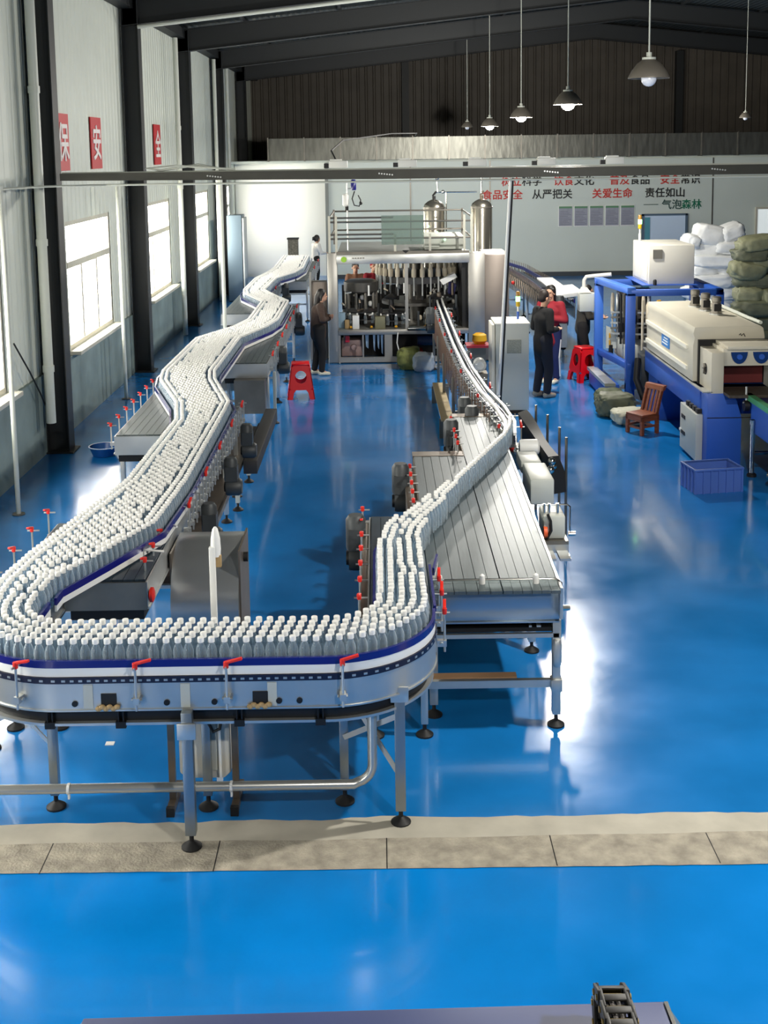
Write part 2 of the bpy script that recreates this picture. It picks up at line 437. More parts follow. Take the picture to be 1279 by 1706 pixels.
# galvanised duct above the partition
DUCT = M('galvanised_duct', (112, 112, 105), 0.38, 0.8, 0.25, 2.2, bump=0.25, bscale=3.0, stretch=(3, 1, 0.7))
t = T('ventilation_duct', 'long galvanised air duct lying across the top of the grey partition', 'air duct', (7, 38.6, 3.8))
b = MB(); b.box(-3.42, 18.6, 38.2, 39.2, 3.80, 4.50)
t.part('duct_body', b, DUCT)
for k in range(19):
    b = MB(); x = -3.42 + 0.95 * 1.2 * k
    b.box(x - 0.02, x + 0.02, 38.17, 39.2, 3.78, 4.53); t.part('flange', b, STEELD)
# ------------------------------------------------------------------ wall fittings
def downpipe(x, y, z0, z1, r, label, rings):
    t = T('downpipe', label, 'pipe', (x, y, z0), group=None)
    b = MB(); b.tube((x, y, z0), (x, y, z1), r, 14); t.part('pipe_run', b, PIPEW)
    for z in rings:
        b = MB(); b.tube((x, y, z), (x, y, z + 0.09), r + 0.012, 14); t.part('collar', b, PIPEW)
downpipe(-4.46, 15.95, 0.5, 6.6, 0.065, 'thick white downpipe in front of the nearest dark column', [1.2, 2.9, 4.9])
downpipe(-4.38, 26.9, 0.02, 6.6, 0.055, 'white downpipe between the second and third left windows', [3.3, 4.6])
downpipe(-4.38, 33.2, 0.02, 6.6, 0.05, 'white downpipe just past the third left window', [3.3])
downpipe(-4.38, 36.0, 0.02, 6.6, 0.05, 'farthest white downpipe of the left wall', [3.3])
def post(p, z1, r, label):
    t = T('support_post', label, 'post', (p[0], p[1], 0))
    b = MB(); b.tube((p[0], p[1], 0.01), (p[0], p[1], z1), r, 12); t.part('tube', b, PIPEW)
    b = MB(); b.tube((p[0], p[1], 0), (p[0], p[1], 0.012), r * 2.6, 14); t.part('base_plate', b, STEELD)
post((-4.18, 13.41), 3.76, 0.028, 'slim white post standing before the nearest left window')
post((-4.28, 19.9), 3.6, 0.03, 'slim white post right of the first full left window')
post((-2.76, 21.3), 3.62, 0.035, 'slim white post standing amid the left conveyor decks')
t = T('cable_pole', 'leaning pale pole with a black cable beside the white cabinet', 'pole', (1.70, 17.2, 0))
b = MB(); b.tube((1.70, 17.2, 0), (1.82, 16.45, 3.7), 0.022, 12); t.part('tube', b, WHITE)
b = MB(); b.tube((1.735, 17.2, 0), (1.852, 16.45, 3.7), 0.014, 8); t.part('cable', b, BLACK)
b = MB(); b.tube((1.70, 17.2, 0), (1.70, 17.2, 0.012), 0.1, 14); t.part('base_plate', b, STEELD)
# horizontal tray beam with boxes
BEAMM = M('dark_tray_steel', (62, 62, 56), 0.5, 0.3, 0.1)
t = T('cable_tray', 'long dark steel tray beam spanning the hall below the duct', 'cable tray', (4, 16.3, 3.7))
zt = lambda x: 3.845 - 0.0 * x
b = MB()
b.prism([(-4.25, 16.22, 3.75), (0.1, 16.22, 3.715), (18.8, 16.22, 3.70), (18.8, 16.22, 3.84), (0.1, 16.22, 3.84), (-4.25, 16.22, 3.845)], (0, 0.12, 0))
t.part('beam', b, BEAMM)
b = MB(); b.box(-4.25, 18.8, 16.34, 16.37, 3.83, 3.86); t.part('pale_edge_strip', b, PIPEW)
for xc in (-1.95 - 0.32, 0.03, 2.25, 4.5):
    b = MB()
    for i in range(6): b.tube((xc + 0.035 * i, 16.2, 3.79 - 0.004 * i), (xc + 0.035 * i, 16.22, 3.79 - 0.004 * i), 0.011, 8)
    t.part('bolt_row', b, STEEL)
t = T('conduit_pipe', 'thin pale conduit running just under the dark tray beam', 'pipe', (4, 16.3, 3.66))
b = MB(); b.path([(-5.0 + 0.4, 14.2, 3.70), (-4.2, 15.4, 3.70), (-3.6, 16.05, 3.69), (0, 16.3, 3.68), (18.8, 16.3, 3.67)], 0.014, 8); t.part('pipe_run', b, PIPEW)
for i, x in enumerate((-0.52, 0.41, 1.35, 2.28, 3.2)):
    lab = ['leftmost white box on top of the dark tray beam', 'second white box from the left on the tray beam', 'middle white box on the tray beam, left of the lit lamps', 'fourth white box from the left on the tray beam', 'rightmost white box on top of the dark tray beam'][i]
    t = T('junction_box', lab, 'box', (x, 16.3, 3.87), group='white boxes on the tray beam')
    b = MB(); b.box(x - 0.125, x + 0.125, 16.24, 16.34, 3.87, 3.965); t.part('housing', b, M('box_white', (226, 226, 218), 0.5), bevel=0.008)
    b = MB(); b.box(x - 0.11, x + 0.05, 16.25, 16.33, 3.965, 3.985); t.part('lid', b, M('box_white', (226, 226, 218), 0.5))
    b = MB(); b.box(x - 0.19, x - 0.125, 16.26, 16.33, 3.87, 3.93); t.part('gland', b, DARK)
b = MB(); b.path([(-0.55, 16.35, 3.97), (-0.62, 16.6, 4.1), (-0.5, 18, 4.25), (0.3, 24, 4.42), (1.0, 30, 4.5), (1.2, 38.1, 4.5)], 0.012, 6)
single('hanging_cable', b, BLACK, 'black cable rising from the leftmost box towards the duct', 'cable', loc=(-0.55, 16.35, 3.97))
b = MB(); b.path([(-1.9, 16.28, 3.87), (-2.3, 16.27, 3.90), (-2.7, 16.27, 3.93), (-3.1, 16.27, 3.90), (-2.9, 16.29, 3.87), (-2.4, 16.3, 3.94), (-2.1, 16.3, 3.88)], 0.016, 6)
single('cable_coil', b, PIPEW, 'coiled pale cable lying on the left part of the tray beam', 'cable', loc=(-2.4, 16.28, 3.87))
b = MB(); b.path([(-4.3, 22.3, roofz(-4.3) - .62), (1.0, 22.3, roofz(1) - .62), (7, 22.3, roofz(7) - .62)], 0.035, 8)
single('rafter_conduit', b, PIPEW, 'pale tube fixed along the underside of the second roof rafter', 'pipe', loc=(-4.3, 22.3, 6.3))
b = MB(); b.path([(WX + .05, 14.95, 1.75), (WX + .1, 15.4, 1.3), (WX + .12, 15.75, 0.95), (WX + .12, 16.0, 0.7)], 0.012, 6)
single('wall_cable', b, BLACK, 'black cable slanting down the left wall to the first column', 'cable', loc=(WX + .05, 14.95, 1.75))

def text_mesh(s, size, depth=0.004):
    c = bpy.data.curves.new('lettering', 'FONT'); c.body = s; c.size = size; c.extrude = depth
    o = bpy.data.objects.new('lettering', c); COL.objects.link(o)
    dg = bpy.context.evaluated_depsgraph_get(); dg.update()
    me = bpy.data.meshes.new_from_object(o.evaluated_get(dg)); bpy.data.objects.remove(o); bpy.data.curves.remove(c)
    bm = bmesh.new(); bm.from_mesh(me); src = list(bm.verts) + list(bm.edges) + list(bm.faces); q = size * 0.018
    for dx, dy, dz in ((q, 0, 0.0015), (-q, 0, 0.003), (0, q, 0.0045), (0, -q, 0.006)):     # bolder strokes
        r = bmesh.ops.duplicate(bm, geom=src)['geom']
        bmesh.ops.translate(bm, verts=[e for e in r if isinstance(e, bmesh.types.BMVert)], vec=(dx, dy, dz))
    bm.to_mesh(me); bm.free()
    return me
INKR = M('red_lettering', (196, 44, 36), 0.6); INKB = M('black_lettering', (28, 30, 30), 0.6)
INKG = M('green_lettering', (22, 112, 82), 0.6); INKT = M('dark_teal_lettering', (52, 82, 78), 0.6); INKW = M('white_lettering', (238, 232, 228), 0.6)
def wall_text(s, px, py, mat, label, size=0.325, name='wall_lettering', group='slogan lettering'):
    p = atY(px, py, 38.47); me = text_mesh(s, size); me.materials.clear(); me.materials.append(mat)
    o = link(name, me, None, (p.x - 0.02, 38.49, p.z - size * 0.38)); o.rotation_euler = (PI / 2, 0, 0)
    return tag(o, label, 'lettering', group)
y1, y2, y3 = 300, 322, 342
def row(items, y, where):
    for s, px, mat, lab in items: wall_text(s, px, y - (px - 1000) * 0.014, mat, lab)
row([('树立', 836, INKR, 'red lettering at the left end of the upper slogan line'), ('科学', 870, INKB, 'black two-character lettering after the first red pair, upper line'),
     ('饮食', 923, INKR, 'second red pair of characters in the upper slogan line'), ('文化', 957, INKB, 'black pair after the second red pair in the upper line'),
     ('普及', 1016, INKR, 'third red pair of characters in the upper slogan line'), ('食品', 1050, INKB, 'black pair after the third red pair in the upper line'),
     ('安全', 1100, INKR, 'rightmost red pair of characters in the upper slogan line'), ('常识', 1134, INKB, 'black pair at the right end of the upper slogan line')], y1, 0)
row([('食品安全', 804, INKR, 'red four-character phrase beside the right steel tank, lower line'), ('从严把关', 887, INKB, 'black four-character phrase left of the posters, lower line'),
     ('关爱生命', 987, INKR, 'red four-character phrase above the posters, lower line'), ('责任如山', 1075, INKB, 'black four-character phrase at the right end of lower line')], y2, 0)
row([('气泡', 1103, INKT, 'dark teal characters of the signature above the pale door'), ('森林', 1136, INKG, 'green characters of the signature above the pale door')], y3, 0)
p = atY(1072, 341, 38.47); b = MB(); b.box(p.x, p.x + 0.47, 38.485, 38.495, p.z - 0.01, p.z + 0.01)
single('wall_dash', b, INKT, 'long dark dash before the signature on the grey wall', 'lettering', 'slogan lettering', loc=(p.x, 38.49, p.z))
POSTER = M('lilac_grey_poster', (150, 152, 164), 0.4, 0, 0.08, 8.0); POSTG = M('green_poster_header', (96, 140, 104), 0.4)
for k in range(5):
    x = 5.79 + 0.497 * k
    lab = ['leftmost grey poster with green header on the wall', 'second grey poster from the left under the slogan', 'middle grey poster of the five under the slogan', 'second grey poster from the right under the slogan', 'rightmost grey poster with green header near the door'][k]
    t = T('wall_poster', lab, 'poster', (x + 0.22, 38.49, 1.6), group='posters on the grey wall')
    b = MB(); b.box(x, x + 0.45, 38.478, 38.494, 1.58, 2.25); t.part('frame', b, WHITE)
    b = MB(); b.box(x + .015, x + 0.435, 38.472, 38.478, 1.61, 2.17); t.part('sheet', b, POSTER)
    b = MB(); b.box(x + .015, x + 0.435, 38.472, 38.478, 2.17, 2.235); t.part('header', b, POSTG)
    b = MB()
    for i in range(9): b.box(x + .05, x + 0.40 - 0.05 * (i % 3), 38.469, 38.472, 1.66 + 0.05 * i, 1.672 + 0.05 * i)
    t.part('text_lines', b, M('poster_print', (110, 112, 126), 0.6))
REDB = M('red_banner', (196, 26, 38), 0.5)
for yc, ch, lab in ((20.1, '安', 'red banner with a white character above the first full window'), (25.7, '全', 'red banner with a white character above the second window'), (17.95, '保', 'red banner half hidden behind the nearest dark column')):
    t = T('wall_banner', lab, 'banner', (WX, yc, 3.86), group='red banners on the left wall')
    b = MB(); b.box(WX + 0.002, WX + 0.02, yc - 0.36, yc + 0.36, 3.86, 4.7); t.part('board', b, REDB)
    me = text_mesh(ch, 0.6); me.materials.clear(); me.materials.append(INKW)
    o = t.part('character', me, None); o.rotation_euler = (PI / 2, 0, PI / 2); o.location = (0.024, -0.30, 0.2)

# ------------------------------------------------------------------ pendant lamps
SHADE = M('grey_enamel_shade', (120, 114, 104), 0.45, 0.3)
def bulb_mat(lit):
    return M('lit_bulb', (255, 250, 240), 0.4, emit=60.0) if lit else M('unlit_bulb', (216, 220, 230), 0.25)
def pendant(x, y, z, lit, label, s=1.0, seen=True):
    t = T('pendant_lamp', label, 'pendant lamp', (x, y, z), group='pendant lamps')
    zr = roofz(x) - z
    b = MB(); b.tube((0, 0, 0.26 * s), (0, 0, zr), 0.009 * s, 8); t.part('cord', b, PIPEW, local=True)
    b = MB(); prof = [(0.06, 0.20), (0.075, 0.19), (0.13, 0.15), (0.19, 0.07), (0.225, 0.0), (0.225, -0.012), (0.218, -0.008), (0.18, 0.07), (0.12, 0.14), (0.06, 0.175)]
    b.lathe([(r * s, q * s) for r, q in prof], (0, 0, 0), 28); t.part('lamp_shade', b, SHADE, local=True)
    b = MB(); b.lathe([(0.075 * s, 0.19 * s), (0.075 * s, 0.215 * s), (0.03 * s, 0.22 * s), (0.03 * s, 0.27 * s)], (0, 0, 0), 18); t.part('socket_cap', b, PIPEW, local=True)
    b = MB(); rb_ = 0.105 if lit else 0.085; b.ball((0, 0, -0.015 * s), (rb_ * s, rb_ * s, 0.085 * s)); t.part('bulb', b, bulb_mat(lit), local=True)
    if lit:
        l = bpy.data.lights.new('lamp_light', 'POINT'); l.energy = LAMP_WATT; l.color = LAMP_COLOR; l.shadow_soft_size = 0.09
        lo_ = bpy.data.objects.new('lamp_light', l); COL.objects.link(lo_); lo_.parent = t.o; lo_.location = (0, 0, -0.21 * s)
pendant(3.0, 13.4, 4.85, False, 'large unlit pendant lamp with grey shade, nearest in view')
pendant(2.98, 18.9, 4.77, True, 'brightest lit pendant lamp, nearest of the three lit ones')
pendant(2.91, 24.4, 4.72, True, 'middle one of the three lit pendant lamps')
pendant(2.84, 30.4, 4.66, True, 'farthest and leftmost of the three lit pendant lamps')
pendant(2.72, 36.3, 4.75, False, 'tiny unlit pendant lamp left of the lit ones', 0.8)
pendant(7.6, 25.0, 4.66, False, 'small unlit pendant lamp hanging at the right edge', 0.55)
for y in (7.6, 1.6):
    pendant(2.95, y, 4.9, True, 'lit pendant lamp of the same row nearer than the frame shows')

# ------------------------------------------------------------------ conveyors
ZB = 1.06            # belt level
SIDE_X = None
_mesh_cache = {}
def foot_mesh(h):
    k = ('foot', round(h, 3))
    if k not in _mesh_cache:
        b = MB(); b.lathe([(0.062, 0), (0.062, 0.012), (0.03, 0.035), (0.014, 0.045), (0.014, 0.1)], (0, 0, 0), 16); _mesh_cache[k] = b.mesh('foot', BLACK)
    return _mesh_cache[k]
def leg(t, x, y, z1, w=0.06, mat=None, foot=True, zf=0.09):
    b = MB(); b.box(x - w / 2, x + w / 2, y - w / 2, y + w / 2, zf, z1)
    o = t.part('leg', b, mat or STEEL, bevel=0.004)
    if foot:
        f = link('foot', foot_mesh(0), o, Vector((x, y, 0)) - t.loc)
    return o
def bracket_mesh(kind):
    """guide-rail bracket at the origin: +x points away from the conveyor, z=0 at the belt"""
    if kind in _mesh_cache: return _mesh_cache[kind]
    b = MB()
    b.tube((0.05, 0, -0.19), (0.05, 0, 0.10), 0.008, 8)
    b.tube((-0.01, 0, 0.075), (0.085, 0, 0.075), 0.007, 8)
    b.box(0.0, 0.062, -0.018, 0.018, -0.15, -0.11)
    b.tube((0.03, -0.03, -0.13), (0.03, 0.03, -0.13), 0.012, 8)
    _mesh_cache[kind] = b.mesh('guide_bracket', STEEL)
    return _mesh_cache[kind]
def handle_mesh():
    if 'handle' in _mesh_cache: return _mesh_cache['handle']
    b = MB(); b.tube((0.05, 0, 0.065), (0.05, 0, 0.105), 0.016, 10)
    b.bar((0.05, 0.0, 0.10), (0.055, 0.095, 0.125), 0.022, 0.016)
    _mesh_cache['handle'] = b.mesh('clamp_handle', RED, bevel=0.003)
    return _mesh_cache['handle']
def bracket(t, x, y, ang, red=False, z=None, hz=0.0):
    o = link('guide_bracket', bracket_mesh('br'), t.o, Vector((x, y, ZB if z is None else z)) - t.loc, ang)
    if red:
        h = link('clamp_handle', handle_mesh(), o, (0, 0, hz)); h['label'] = 'red clamp handle'
    return o
def gearmotor(t, x, y, z, s=1.0, face=-1, axis='x'):
    b = MB()
    b.lathe([(0.085 * s, 0), (0.09 * s, 0.02 * s), (0.09 * s, 0.13 * s), (0.07 * s, 0.16 * s)], (x, y, z), 16, 'x' if axis == 'x' else 'y')
    b.box(x - 0.0 * s, x + 0.12 * s, y - 0.07 * s, y + 0.07 * s, z + 0.07 * s, z + 0.22 * s)
    b.lathe([(0.065 * s, 0.0), (0.07 * s, 0.02 * s), (0.07 * s, 0.22 * s), (0.05 * s, 0.25 * s)], (x + 0.05 * s, y, z + 0.06 * s), 16, 'z')
    o = t.part('drive_motor', b, MOTOR)
    c = MB(); c.lathe([(0.05 * s, -0.02 * s), (0.055 * s, 0)], (x, y, z), 14, 'x' if axis == 'x' else 'y')
    t.part('motor_cap', c, DARK, parent=o)
def legs_frame(t, x0, x1, y, z1, w=0.05, mat=None):
    leg(t, x0, y, z1, w, mat); leg(t, x1, y, z1, w, mat)
    b = MB(); b.bar((x0 + w / 2, y, 0.42), (x1 - w / 2, y, 0.42), 0.035, 0.035); t.part('cross_bar', b, mat or STEEL)
def straight(name, label, x0, x1, y0, y1, legs, beltmat, cat='conveyor', trayz=(0.76, 0.83), near_plate=True, group='conveyor sections'):
    t = T(name, label, cat, ((x0 + x1) / 2, (y0 + y1) / 2, 0), group=group)
    b = MB(); nl = max(2, int(round((x1 - x0) / 0.085))); w = (x1 - x0 - 0.02) / nl
    for i in range(nl):
        a = x0 + 0.01 + i * w; b.box(a + 0.002, a + w - 0.002, y0 + 0.02, y1 - 0.02, ZB - 0.025, ZB)
    t.part('belt', b, beltmat, smooth=0)
    for xa, xb in ((x0 - 0.006, x0 + 0.006), (x1 - 0.006, x1 + 0.006)):
        b = MB(); b.box(xa, xb, y0, y1, 0.85, ZB - 0.012); b.box(xa - 0.012, xb + 0.012, y0, y1, 0.845, 0.86); t.part('side_panel', b, STEEL)
    for ya in (y0, y1):
        b = MB(); b.box(x0, x1, ya - 0.008, ya + 0.008, 0.84, ZB - 0.014); t.part('end_plate', b, STEELD if ya == y1 or beltmat is BELTD else STEEL)
    b = MB(); b.box(x0 + .03, x1 - .03, y0 + 0.02, y1 - 0.02, trayz[0], trayz[1]); t.part('return_tray', b, DARK)
    for y in legs: legs_frame(t, x0 + 0.035, x1 - 0.035, y, 0.85)
    return t
def clip_poly(P, y0, y1):
    """part of polyline P (monotone falling or rising y) inside y0..y1"""
    if P[0][1] > P[-1][1]: P = P[::-1]
    def xa(y):
        for a, c in zip(P, P[1:]):
            if a[1] <= y <= c[1]: return a[0] + (c[0] - a[0]) * (y - a[1]) / max(1e-6, c[1] - a[1])
        return P[0][0] if y < P[0][1] else P[-1][0]
    return [(xa(y0), y0)] + [p for p in P if y0 < p[1] < y1] + [(xa(y1), y1)]
def rail(t, P, top=0.105, name='guide_rail', out=0):
    """navy rail over a white strip on slim edge, following plan polyline P"""
    if len(P) < 2: return
    b = MB(); b.sweep(P, [(-0.009, ZB + 0.055), (0.009, ZB + 0.055), (0.009, ZB + top), (-0.009, ZB + top)])
    o = t.part(name, b, BLUERAIL)
    b = MB(); b.sweep(P, [(-0.007, ZB + 0.012), (0.007, ZB + 0.012), (0.007, ZB + 0.054), (-0.007, ZB + 0.054)])
    t.part('white_strip', b, WHITE, parent=o)

# plan of the long left line: centre x, y, half width of the bottle pack
LINE = [(-2.25, 33.0, .37), (-2.22, 29.6, .38), (-2.32, 28.4, .36), (-2.56, 27.2, .26), (-2.60, 24.9, .24), (-2.45, 24.2, .29), (-1.99, 22.9, .28), (-1.99, 20.4, .28), (-2.12, 19.6, .30),
        (-2.50, 18.4, .36), (-2.52, 15.6, .37), (-2.44, 15.0, .37), (-2.05, 13.6, .33), (-1.97, 12.7, .26), (-1.98, 10.3, .28), (-2.10, 9.1, .35), (-2.30, 8.35, .27), (-2.42, 7.85, .19), (-2.42, 7.42, .18)]
EDGE_L = [(c - w - 0.045, y) for c, y, w in LINE]; EDGE_R = [(c + w + 0.045, y) for c, y, w in LINE]
C = {}
C['0'] = straight('accumulation_conveyor', 'grey deck conveyor beside the left frame edge before the front bend', -2.70, -2.31, 7.66, 9.7, (8.2, 9.4), BELTD)
C['1'] = straight('accumulation_conveyor', 'long dark deck left of the steel hood, nearest of the left line', -2.29, -1.70, 8.3, 14.3, (9.9, 11.4, 13.0, 14.0), BELTD)
C['2'] = straight('accumulation_conveyor', 'deck conveyor with red clamp posts beside the wall, near the first zigzag', -2.90, -2.31, 12.8, 19.0, (13.0, 14.5, 16.5, 18.5), BELT)
C['3'] = straight('accumulation_conveyor', 'middle deck conveyor behind the slim post, right side of second zigzag', -2.29, -1.64, 17.2, 23.8, (17.6, 19.4, 21.2, 23.2), BELT)
C['4'] = straight('accumulation_conveyor', 'far deck conveyor beside the grey wall cabinet', -2.99, -2.31, 22.6, 28.2, (22.9, 24.8, 26.6, 27.9), BELT)
C['5'] = straight('accumulation_conveyor', 'farthest deck conveyor, running up to the white wall', -2.75, -1.7, 28.3, 33.4, (28.9, 31, 33), BELT)
for k, (y0, y1) in {'0': (7.7, 9.0), '1': (9.0, 13.9), '2': (13.9, 18.8), '3': (18.8, 23.4), '4': (23.4, 28.2), '5': (28.3, 33.2)}.items():
    t = C[k]
    PL = clip_poly(EDGE_L, y0, y1); PR = clip_poly(EDGE_R, y0, y1)
    rail(t, PL); rail(t, PR)
# brackets along the outer sides
def side_brackets(t, x, y0, y1, step, ang, reds=3, k0=0):
    y = y0; k = k0
    while y < y1:
        bracket(t, x, y, ang, red=(k % reds == 0)); k += 1; y += step
side_brackets(C['0'], -2.74, 8.3, 9.8, 0.48, PI, 1)
side_brackets(C['1'], -1.68, 9.85, 14.2, 0.2, 0, 5)
side_brackets(C['1'], -1.695, 8.5, 9.2, 0.33, PI, 1)
side_brackets(C['2'], -2.92, 12.95, 15.6, 0.42, PI, 1)
side_brackets(C['2'], -2.29, 14.5, 17.0, 0.3, 0, 4)
side_brackets(C['3'], -1.62, 17.4, 23.6, 0.3, 0, 3)
side_brackets(C['4'], -2.29, 24.4, 28.0, 0.4, 0, 4)
side_brackets(C['5'], -1.68, 28.5, 33.2, 0.5, 0, 4)
b = MB(); b.lathe([(0.03, 0), (0.055, 0.01), (0.055, 0.03), (0.03, 0.04)], (-1.69, 8.33, 0.94), 14, 'x'); C['1'].part('red_knob', b, RED)
b = MB(); b.bar((-3.15, 8.05, 1.02), (-2.70, 8.05, 1.02), 0.03, 0.05); C['0'].part('white_bar', b, WHITE)
# white rods over the near dark deck
for y in (8.75, 9.35, 10.0):
    b = MB(); xr = -1.68; xl = [p for p in clip_poly(EDGE_R, y, y + 0.01)][0][0]
    b.tube((xl, y + 0.05, ZB + 0.06), (xr + 0.03, y, ZB + 0.06), 0.009, 8); C['1'].part('cross_rod', b, WHITE)
# drip tray and its legs on the aisle side of the near left deck
b = MB(); b.box(-1.92, -1.60, 9.7, 15.5, 0.50, 0.515); b.box(-1.61, -1.60, 9.7, 15.5, 0.515, 0.56); b.box(-1.92, -1.91, 9.7, 15.5, 0.515, 0.56)
C['1'].part('drip_tray', b, BROWNST)
for y in (13.45, 14.64, 10.6): leg(C['1'], -1.66, y, 0.5, 0.05, PIPEW)
for y in (10.3, 11.9, 13.4): gearmotor(C['1'], -1.58, y, 0.72, 1.0)
for y in (18.5, 22.4): gearmotor(C['3'], -1.58, y, 0.75, 1.1)
for y in (27.5,): gearmotor(C['4'], -2.2, y, 0.75, 1.1)
b = MB(); b.box(-1.58, -1.42, 13.4, 16.2, 0.44, 0.60); C['1'].part('side_housing', b, M('dark_housing', (44, 42, 42), 0.6), bevel=0.01)
b = MB(); b.box(-2.1, -1.66, 17.0, 17.19, 0.35, 0.84); C['3'].part('end_box', b, STEELD)
for x in (-1.60, -1.70): leg(C['3'], x, 17.9 if x == -1.6 else 19.4, 0.8, 0.045, PIPEW)
b = MB(); b.box(-2.55, -1.95, 18.2, 18.5, 0.45, 0.84); C['2'].part('drive_housing', b, STEELD, bevel=0.01)

# rounded steel hood at the end of the near left deck
t = T('steel_hood', 'rounded stainless hood behind the front row of bottles', 'machine hood', (-1.40, 9.4, 0))
prof = [(9.62, 0.10), (9.62, 0.98), (9.58, 1.0), (9.44, 1.0)] + [(9.44 - 0.46 * math.sin(a), 0.54 + 0.46 * math.cos(a)) for a in [PI * 0.78 * i / 18 for i in range(1, 19)]]
b = MB(); b.prism([(-1.66, y, z) for y, z in prof], (0.53, 0, 0)); t.part('curved_cover', b, M('bluish_steel_hood', (186, 188, 188), 0.28, 0.8, 0.06, 2.0))
b = MB(); b.box(-1.675, -1.66, 9.1, 9.62, 0.2, 0.98); t.part('side_plate', b, BROWNST)
b = MB(); b.box(-1.13, -1.115, 9.05, 9.64, 0.2, 1.01); t.part('side_plate', b, BROWNST)
for y, z in ((9.1, 0.35), (9.3, 0.88)): b = MB(); b.tube((-1.115, y, z), (-1.08, y, z), 0.04, 12); t.part('knob', b, BLACK)
for x in (-1.60, -1.17):
    for y in (9.25, 9.55): leg(t, x, y, 0.45, 0.04)

# ---- front U conveyor
def arc(cx, cy, r, a0, a1, n):
    return [(cx + r * math.cos(a0 + (a1 - a0) * i / n), cy + r * math.sin(a0 + (a1 - a0) * i / n)) for i in range(n + 1)]
UP = [(-2.42, 7.64)] + arc(-1.91, 7.42, 0.51, PI, 1.5 * PI, 16) + arc(-0.35, 7.38, 0.47, 1.5 * PI, 2 * PI, 16) + [(0.12, 7.43)]
t = U = T('curved_conveyor', 'curved front conveyor with navy guide rails carrying the nearest bottles', 'conveyor', (-1.1, 7.0, 0), group='conveyor sections')
b = MB(); b.sweep(UP, [(-0.195, ZB - 0.03), (0.195, ZB - 0.03), (0.195, ZB), (-0.195, ZB)]); t.part('belt', b, BELT)
for s in (-1, 1):
    b = MB(); o = 0.21 * s; e = 0.006
    b.sweep(UP, [(o - e, 0.862), (o + e, 0.862), (o + e, 1.022), (o - e, 1.022)]); b.sweep(UP, [(o - 0.014, 0.852), (o + 0.014, 0.852), (o + 0.014, 0.862), (o - 0.014, 0.862)])
    t.part('side_panel', b, STEEL)
    b = MB(); b.sweep(UP, [(o - 0.012, 1.024), (o + 0.012, 1.024), (o + 0.012, 1.062), (o - 0.012, 1.062)]); ch = t.part('chain_edge', b, M('black_chain_edge', (20, 22, 48), 0.4))
    # bright link heads
    acc = 0; hb = MB(); hb.box(-0.011, 0.011, -0.002, 0.002, -0.006, 0.006); hm_ = hb.mesh('link_head', STEEL)
    for a, c in zip(UP, UP[1:]):
        a = Vector(a); c = Vector(c); L = (c - a).length; d = (c - a) / L; nn = Vector((-d.y, d.x)); q = 0.05 - acc
        while q < L:
            p = a + d * q + nn * (o + 0.013 * s); link('link_head', hm_, ch, Vector((p.x, p.y, 1.042)) - t.loc, math.atan2(d.y, d.x)); q += 0.05
        acc = (acc + L) % 0.05
    rl = MB(); o2 = 0.205 * s; rl.sweep(UP, [(o2 - 0.01, 1.118), (o2 + 0.01, 1.118), (o2 + 0.01, 1.162), (o2 - 0.01, 1.162)]); ro = t.part('guide_rail', rl, BLUERAIL)
    rl = MB(); rl.sweep(UP, [(o2 - 0.008, 1.064), (o2 + 0.008, 1.064), (o2 + 0.008, 1.117), (o2 - 0.008, 1.117)]); t.part('white_strip', rl, WHITE, parent=ro)
b = MB(); b.sweep(UP, [(-0.17, 0.77), (0.17, 0.77), (0.17, 0.845), (-0.17, 0.845)]); t.part('return_tray', b, DARK)
b = MB(); b.sweep(UP, [(-0.20, 0.752), (-0.16, 0.752), (-0.16, 0.768), (-0.20, 0.768)]); t.part('tray_lip', b, STEEL)
def out_at(x):   # outer side of the front run in plan
    if x < -1.91: y = 7.42 - math.sqrt(max(0, 0.72 ** 2 - (x + 1.91) ** 2)); n = Vector((x + 1.91, y - 7.42)).normalized()
    elif x > -0.35: y = 7.38 - math.sqrt(max(0, 0.68 ** 2 - (x + 0.35) ** 2)); n = Vector((x + 0.35, y - 7.38)).normalized()
    else: y = 6.70; n = Vector((0, -1))
    return y, math.atan2(n.y, n.x)
for x in (-2.14, -1.45, -0.92, -0.25):
    y, a = out_at(x); bracket(t, x, y, a, True)
bracket(t, 0.345, 7.42, 0, True); bracket(t, 0.345, 7.75, 0, True)
for x in (-1.62, -0.73):   # square inspection notches with tan foam
    b = MB(); b.box(x - 0.045, x + 0.045, 6.688, 6.70, 0.87, 0.96); o = t.part('opening', b, BLACK)
    b = MB()
    for i in range(6): b.ball((x - 0.06 + 0.022 * i, 6.68, 0.872 + 0.01 * (i % 2)), (0.02, 0.016, 0.016), 8, 6)
    t.part('sealing_foam', b, TAN, parent=o)
for x in (-1.74, -1.17, -0.66):
    b = MB(); b.box(x - 0.028, x + 0.028, 6.690, 6.697, 0.87, 1.015); t.part('splice_plate', b, GREYP)
for x in (-1.82, -1.28, -0.62, -0.5, -1.0):
    y, a = out_at(x); b = MB(); b.tube((x, y, 0.90), (x, y - 0.014, 0.90), 0.018, 12); t.part('bolt', b, DARK)
for x in (-1.98, -1.56, -0.86, -0.38):
    y, a = out_at(x); b = MB()
    for q in (-0.015, 0.015): b.box(x + q - 0.004, x + q + 0.004, y + .012, y + 0.03, 0.755, 0.86)
    b.box(x - 0.03, x + 0.03, y + 0.005, y + 0.035, 0.735, 0.775); t.part('tray_clip', b, DARK)
for x, y in ((-1.16, 6.66), (0.09, 6.89), (-0.26, 7.14), (-2.09, 7.13), (-1.12, 7.10), (-2.74, 7.9)):
    L_ = leg(t, x, y, 0.86, 0.064 if x in (-1.16, 0.09) else 0.055, M('leg_steel', (150, 158, 162), 0.35, 0.8))
